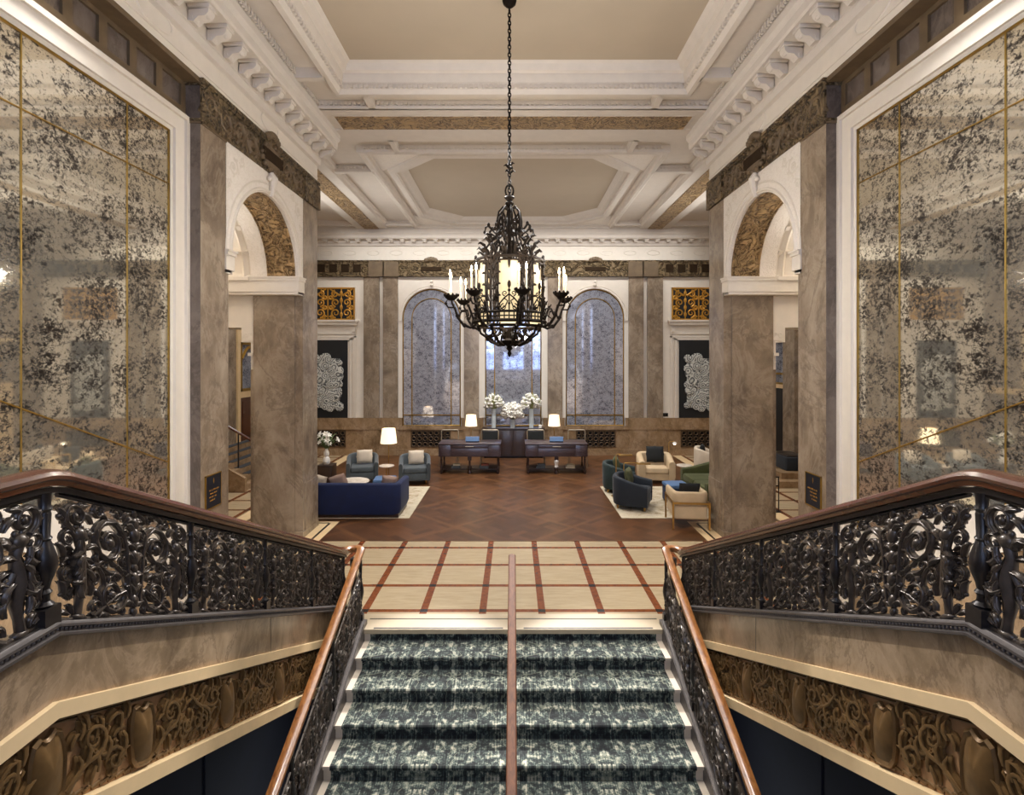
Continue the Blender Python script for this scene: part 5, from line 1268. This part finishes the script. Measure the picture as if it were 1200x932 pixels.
def desk_chair(x, y, lab, dark=True):
    t = thing('desk_chair', lab, 'chair', (x, y, .006), 0, 'metal framed chairs behind the desks')
    m = MB()
    for sx in (-1, 1): m.tube([(sx*.27, .25, 0), (sx*.27, .27, .6), (sx*.27, .30, 1.08), (sx*.24, .305, 1.11)], .018, 6)
    m.tube([(-.24, .305, 1.11), (.24, .305, 1.11)], .018, 6)
    for sx in (-1, 1): m.tube([(sx*.27, -.22, 0), (sx*.27, -.22, .46)], .016, 6); m.tube([(sx*.27, -.22, .46), (sx*.27, .26, .48)], .016, 6)
    m.build('frame', M['steel'], t); MB().rbox(-.26, .26, -.24, .24, .44, .52, .03).build('seat', M['black_cloth'], t)
    if dark: MB().rbox(-.24, .24, .27, .31, .72, 1.07, .015).build('backrest', M['black_cloth'], t)
    else: MB().rbox(-.24, .24, .27, .31, .62, .82, .015).build('backrest', M['black_cloth'], t)
desk_chair(at(521.5, 16.9)+.14, 16.75, 'metal framed chair at the slate chair desk, at the outer end', False); desk_chair(at(574, 16.9), 16.75, 'metal framed chair with dark back at the slate chair desk, beside the console')
desk_chair(at(628, 16.9), 16.75, 'metal framed chair with dark back at the tub chair desk, beside the console'); desk_chair(at(680, 16.9)-.1, 16.75, 'metal framed chair at the tub chair desk, at the outer end', False)
# console with flowers
t = thing('console', 'dark walnut console cabinet under the middle arched mirror', 'cabinet', (at(601.5, 18.2), 18.34, .006))
MB().rbox(-1.08, 1.08, -.24, .26, .98, 1.02, .012).build('top', M['dark_wood'], t); MB().box(-1.05, 1.05, -.21, .25, .06, .98).build('body', M['dark_wood'], t)
for k in range(4):
    d = MB().rbox(-1.03+.515*k, -.53+.515*k, -.225, -.2, .10, .95, .006).build('door', M['dark_wood'], t)
    MB().ball((-.57+.515*k if k % 2 == 0 else -.99+.515*k, -.235, .55), .015).build('knob', M['brass'], d)
MB().box(-1.0, 1.0, -.18, .24, 0, .07).build('plinth', M['black_metal'], t)
def flower_vase(cx, h, r, lab):
    t = thing('vase', lab, 'vase', (cx, 18.28, 1.027)); MB().lathe([(0,0),(r,0),(r,.01),(r*.98,h),(r*.9,h),(r*.9,.02),(0,.02)], 18).build('body', M['glass_white'], t)
vl, vm, vr = at(578.7, 18.28), at(600.7, 18.28), at(622.6, 18.28)
flower_vase(vl, .66, .08, 'tall pale cylinder vase on the console, beside the slate chair desk'); flower_vase(vr, .66, .08, 'tall pale cylinder vase on the console, beside the tub chair desk'); flower_vase(vm, .30, .085, 'short white vase in the middle of the console')
def bouquet(cx, z0, rad, n, lab, green, seed):
    t = thing('flower_bouquet', lab, 'flowers', (cx, 18.28, z0)); rr = random.Random(seed); m = MB(); g = MB()
    for k in range(n):
        q = (k+.5)/n; th = math.acos(1-1.55*q); ph = k*2.39996; s_ = rad*rr.uniform(.72, 1.0)
        p = (s_*sin(th)*cos(ph), s_*sin(th)*sin(ph)*.7, s_*cos(th)*.85 + rad*.55)
        if not green or k % 3: 
            for j in range(4): m.ball((p[0]+rr.uniform(-.04,.04), p[1]+rr.uniform(-.04,.04), p[2]+rr.uniform(-.04,.04)), rr.uniform(.036,.06), (1,1,.8), 6, 4)
        if green or k % 7 == 0:
            v = Vector(p); g.tube([v*.5, v*.9, v*1.15 + Vector((0,0,.02))], [.008,.022,.003], 5)
        g.tube([(0,0,-.12), (p[0]*.5, p[1]*.5, p[2]*.5), p], .004, 4)
    m.build('blossoms', M['petal'], t, 60); g.build('foliage', M['stem_pale'] if green else M['leafgreen'], t, 60)
bouquet(vl, 1.70, .34, 70, 'white and green flower bouquet in the tall vase beside the slate chair desk', True, 1); bouquet(vr, 1.70, .34, 70, 'white and green flower bouquet in the tall vase beside the tub chair desk', True, 2)
bouquet(vm, 1.36, .37, 170, 'full white flower bouquet in the short vase in the middle', False, 3)
t = thing('candle_holder', 'small white candle box at the end of the console', 'candle holder', (at(633, 18.2), 18.2, 1.027)); MB().rbox(-.05, .05, -.05, .05, 0, .11, .012).build('body', M['porcelain'], t); MB().rbox(-.035, .035, -.035, .035, .11, .118, .008).build('wax', M['candle'], t)
# lounge on the green sofa side
t = thing('armchair', 'beige fabric armchair with a black cushion facing the stair', 'armchair', (at(767, 14.75), 14.72, .018), ROT(-6))
fix_normals(shell(.96, .86, .76, .60, .17, .30, .09, .02).build('padded_back', M['beige'], t, 50)); MB().rbox(-.31, .31, -.44, .26, .28, .44, .05).build('seat_cushion', M['beige'], t); MB().rbox(-.32, .32, -.41, .28, .09, .28, .03).build('seat_base', M['beige'], t)
for a, b in ((-.36,-.36),(.36,-.36),(-.3,.3),(.3,.3)): MB().lathe([(.02,0),(.026,.09)], 8, (a, b, 0)).build('leg', M['dark_wood'], t)
cushion(M['black_cloth'], 'black cushion in the beige armchair facing the stair', (at(767, 14.85), 14.80, .74), (ROT(-14), 0, ROT(-6)), .50, .46)
t = thing('armchair', 'beige armchair on a brass frame seen from behind, beside the pier', 'armchair', (3.57, 10.89, .018), pi - .10)
fix_normals(shell(.70, .80, .74, .70, .09, .16, .47).build('padded_back', M['beige'], t, 50)); MB().rbox(-.28, .28, -.38, .30, .20, .44, .05).build('seat_cushion', M['beige'], t); MB().rbox(-.33, .33, -.38, .37, .19, .47, .03).build('seat_base', M['beige'], t)
m = MB(); 
for a, b in ((-.35,.40),(.35,.40),(-.35,-.40),(.35,-.40)): MB().box(a-.017, a+.017, b-.017, b+.017, 0, .54).build('leg', M['brass'], t)
for b0 in ((-.35,.35,.385,.415),(-.365,-.335,-.4,.4),(.335,.365,-.4,.4),(-.35,.35,-.415,-.385)): m.box(*b0, .50, .535)
m.build('brass_rail', M['brass'], t)
cushion(M['black_cloth'], 'black cushion lying in the beige brass framed chair', (3.66, 11.0, .665), (ROT(16), 0, -.1), .44, .36, .13)
t = thing('sofa', 'moss green velvet sofa partly behind the pier', 'sofa', (4.82, 12.85, .018), -pi/2)
fix_normals(shell(1.9, .92, .74, .56, .15, .14, .08).build('padded_back', M['green_velvet'], t, 50)); MB().rbox(-.8, .8, -.46, .3, .1, .28, .03).build('seat_base', M['green_velvet'], t)
for a in (-.4, .4): MB().rbox(a-.39, a+.39, -.46, .31, .28, .45, .05).build('seat_cushion', M['green_velvet'], t)
for a in (-.85, .85):
    for b in (-.4, .4): MB().lathe([(.02,0),(.025,.085)], 8, (a, b, 0)).build('leg', M['brass'], t)
t = thing('armchair', 'pale armchair behind the green sofa', 'armchair', (at(826, 15.6)+.1, 15.6, 0), ROT(70))
fix_normals(shell(.8, .8, .80, .60, .12, .25, .1).build('padded_back', M['linen'], t, 50)); MB().rbox(-.28, .28, -.40, .27, .12, .44, .05).build('seat_cushion', M['linen'], t)
for a, b in ((-.3,-.33),(.3,-.33),(-.26,.27),(.26,.27)): MB().lathe([(.018,0),(.024,.14)], 8, (a, b, 0)).build('leg', M['dark_wood'], t)
cushion(M['black_cloth'], 'black cushion in the pale armchair behind the green sofa', (at(822, 15.55)+.03, 15.55, .70), (0, 0, ROT(70)), .42, .40)
# slim brass reading lamps
def reading_lamp(x, y, h, dx, lab, bar):
    t = thing('reading_lamp', lab, 'lamp', (x, y, .018)); MB().lathe([(0,0),(.12,0),(.12,.015),(0,.02)], 20).build('foot', M['brass'], t)
    MB().tube([(0,0,.01),(0,0,h-.03),(.03 if dx > 0 else -.03,0,h),(dx,0,h)], .013, 8).build('pole', M['brass'], t)
    if bar: MB().rbox(dx-.04, dx+.30, -.05, .05, h-.035, h-.005, .01).build('lamp_head', M['brass'], t)
    else: MB().lathe([(0,.06),(.04,.05),(.07,.0),(.065,.0),(.035,.04),(0,.05)], 16, (dx, 0, h-.06)).build('lamp_head', M['porcelain'], t); MB().ball((dx, 0, h-.055), .04).build('bulb', M['bulb'], t)
reading_lamp(at(722, 13.05), 13.05, 1.04, .10, 'slim brass reading lamp with flat head between the tub chairs', True)
reading_lamp(at(731, 12.75), 12.75, .88, .34, 'lower slim brass reading lamp behind the ink blue tub chair', True)
reading_lamp(at(785.5, 14.75)+.15, 15.4, .98, .17, 'brass reading lamp with small lit globe beside the beige armchair', False)
# door frame plate on the back wall
t = thing('wall_switch', 'small black switch plate on the back wall beside the portal', 'switch', (px(779), YB-.05, py(486))); MB().rbox(-.1, .1, -.015, 0, -.06, .06, .005).build('plate', M['black_metal'], t); MB().box(-.03, .03, -.02, -.012, -.03, .03).build('rocker', M['iron_dark'], t)

# ------------------------------------------------------------------ light
def lamp(kind, name, loc, power, col, size=None, aim=None, **k):
    l = bpy.data.lights.new(name, kind); l.energy = power; l.color = col
    if kind == 'AREA':
        l.shape = 'RECTANGLE'; l.size, l.size_y = size
    elif size is not None: l.shadow_soft_size = size
    for a, b in k.items(): setattr(l, a, b)
    o = bpy.data.objects.new(name, l); C.objects.link(o); o.location = loc
    if aim is not None: o.rotation_euler = (Vector(aim) - Vector(loc)).to_track_quat('-Z', 'Y').to_euler()
    return o
WARM = (1, .91, .79); SOFT = (1, .98, .95); COOL = (.72, .84, 1)
def area(*a, spread=150, **k):
    o = lamp('AREA', *a, **k); o.data.spread = radians(spread); return o
lamp('POINT', 'chandelier_glow', (CX, CY, EYE+.8), 60, WARM, .25)
for k in range(8):
    a = radians(-78 + 45*k); lamp('POINT', 'candle_glow', (CX + .86*cos(a), CY + .86*sin(a), EYE+1.25), 28, WARM, .06)
area('back_wall_fill', (0, 17.2, EYE+4.5), 110, SOFT, (12, .3), (0, 18.8, EYE+2.4), spread=110)  # added to brighten the upper back wall, source unseen
area('daylight_entrance', (0, -2.9, 5.2), 110, COOL, (6, 4.5), (0, 10, 3.2))
# soft fill lamps added under the ceiling
area('bay_fill', (0, 6.6, EYE+4.45), 110, SOFT, (4.4, 3.6), (0, 6.6, 0), spread=120)
area('landing_fill', (0, .5, EYE+4.4), 30, SOFT, (5, 3), (0, .9, 0), spread=150)
area('lounge_fill', (0, 14.4, EYE+4.5), 330, SOFT, (5, 5), (0, 14.4, 0), spread=112)
for sx in (-1, 1):
    area('cornice_fill', (sx*3.75, 4.5, EYE+3.2), 85, SOFT, (.2, 6), (sx*1.0, 4.5, EYE+5))  # added to lift the ceiling, no lamp sits on the cornice
    area('lounge_up_fill', (sx*7.4, 14.8, EYE+2.6), 85, SOFT, (.3, 5), (sx*2.0, 14.8, EYE+5), spread=100)  # added upward fill for the lounge ceiling
    area('aisle_fill', (sx*6.6, 8.7, EYE+1.6), 85, SOFT, (1.6, 1.6), (sx*6.6, 8.7, 9))  # added to brighten the vault behind the arch
    area('aisle_rear_fill', (sx*7.0, 14.5, EYE+4.3), 90, SOFT, (1.5, 5), (sx*7.0, 14.5, 0), spread=120)  # added soft fill for the rear of the aisle
    area('flight_fill', (sx*3.2, 4.6, EYE+4.0), 110, SOFT, (.5, 4), (sx*3.3, 4.6, 0), spread=90)  # added to brighten the space behind the balustrade
    # spotlights on the stair from the beam
    lamp('SPOT', 'stair_spot', (sx*1.4, 14.2, EYE+4.5), 6200, SOFT, .04, (sx*.95, 4.3, -.95), spot_size=radians(14.5), spot_blend=.45)
    lamp('SPOT', 'balustrade_spot', (-sx*1.6, 9.3, EYE+4.4), 2600, SOFT, .06, (sx*2.1, 3.8, 1.6), spot_size=radians(32), spot_blend=.6)
for cx in (px(506), 0, -px(506)):
    lamp('SPOT', 'mirror_spot', (cx, 16.6, EYE+4.4), 160, COOL, .08, (cx, 18.8, EYE-.8), spot_size=radians(50), spot_blend=.7)
w = bpy.data.worlds.new('room_ambience'); bpy.context.scene.world = w; w.use_nodes = True
w.node_tree.nodes['Background'].inputs[0].default_value = (.75, .78, .85, 1); w.node_tree.nodes['Background'].inputs[1].default_value = .4

# ------------------------------------------------------------------ camera and view
cam = bpy.data.cameras.new('camera'); co = bpy.data.objects.new('camera', cam); C.objects.link(co)
co.location = (0, 0, EYE); co.rotation_euler = (pi/2, 0, 0)
cam.sensor_width = 36; cam.sensor_fit = 'HORIZONTAL'; cam.lens = 620/1200*36; cam.shift_x = -1.5/1200; cam.shift_y = -45/1200
cam.clip_start = .05; cam.clip_end = 100
sc = bpy.context.scene; sc.camera = co
vs = sc.view_settings; vs.view_transform = 'Standard'; vs.look = 'None'; vs.gamma = 1; vs.exposure = 0.1; vs.use_curve_mapping = False
sc.cycles.max_bounces = 8; sc.cycles.diffuse_bounces = 5; sc.cycles.glossy_bounces = 4; sc.cycles.caustics_reflective = False; sc.cycles.caustics_refractive = False; sc.cycles.sample_clamp_indirect = 4.0
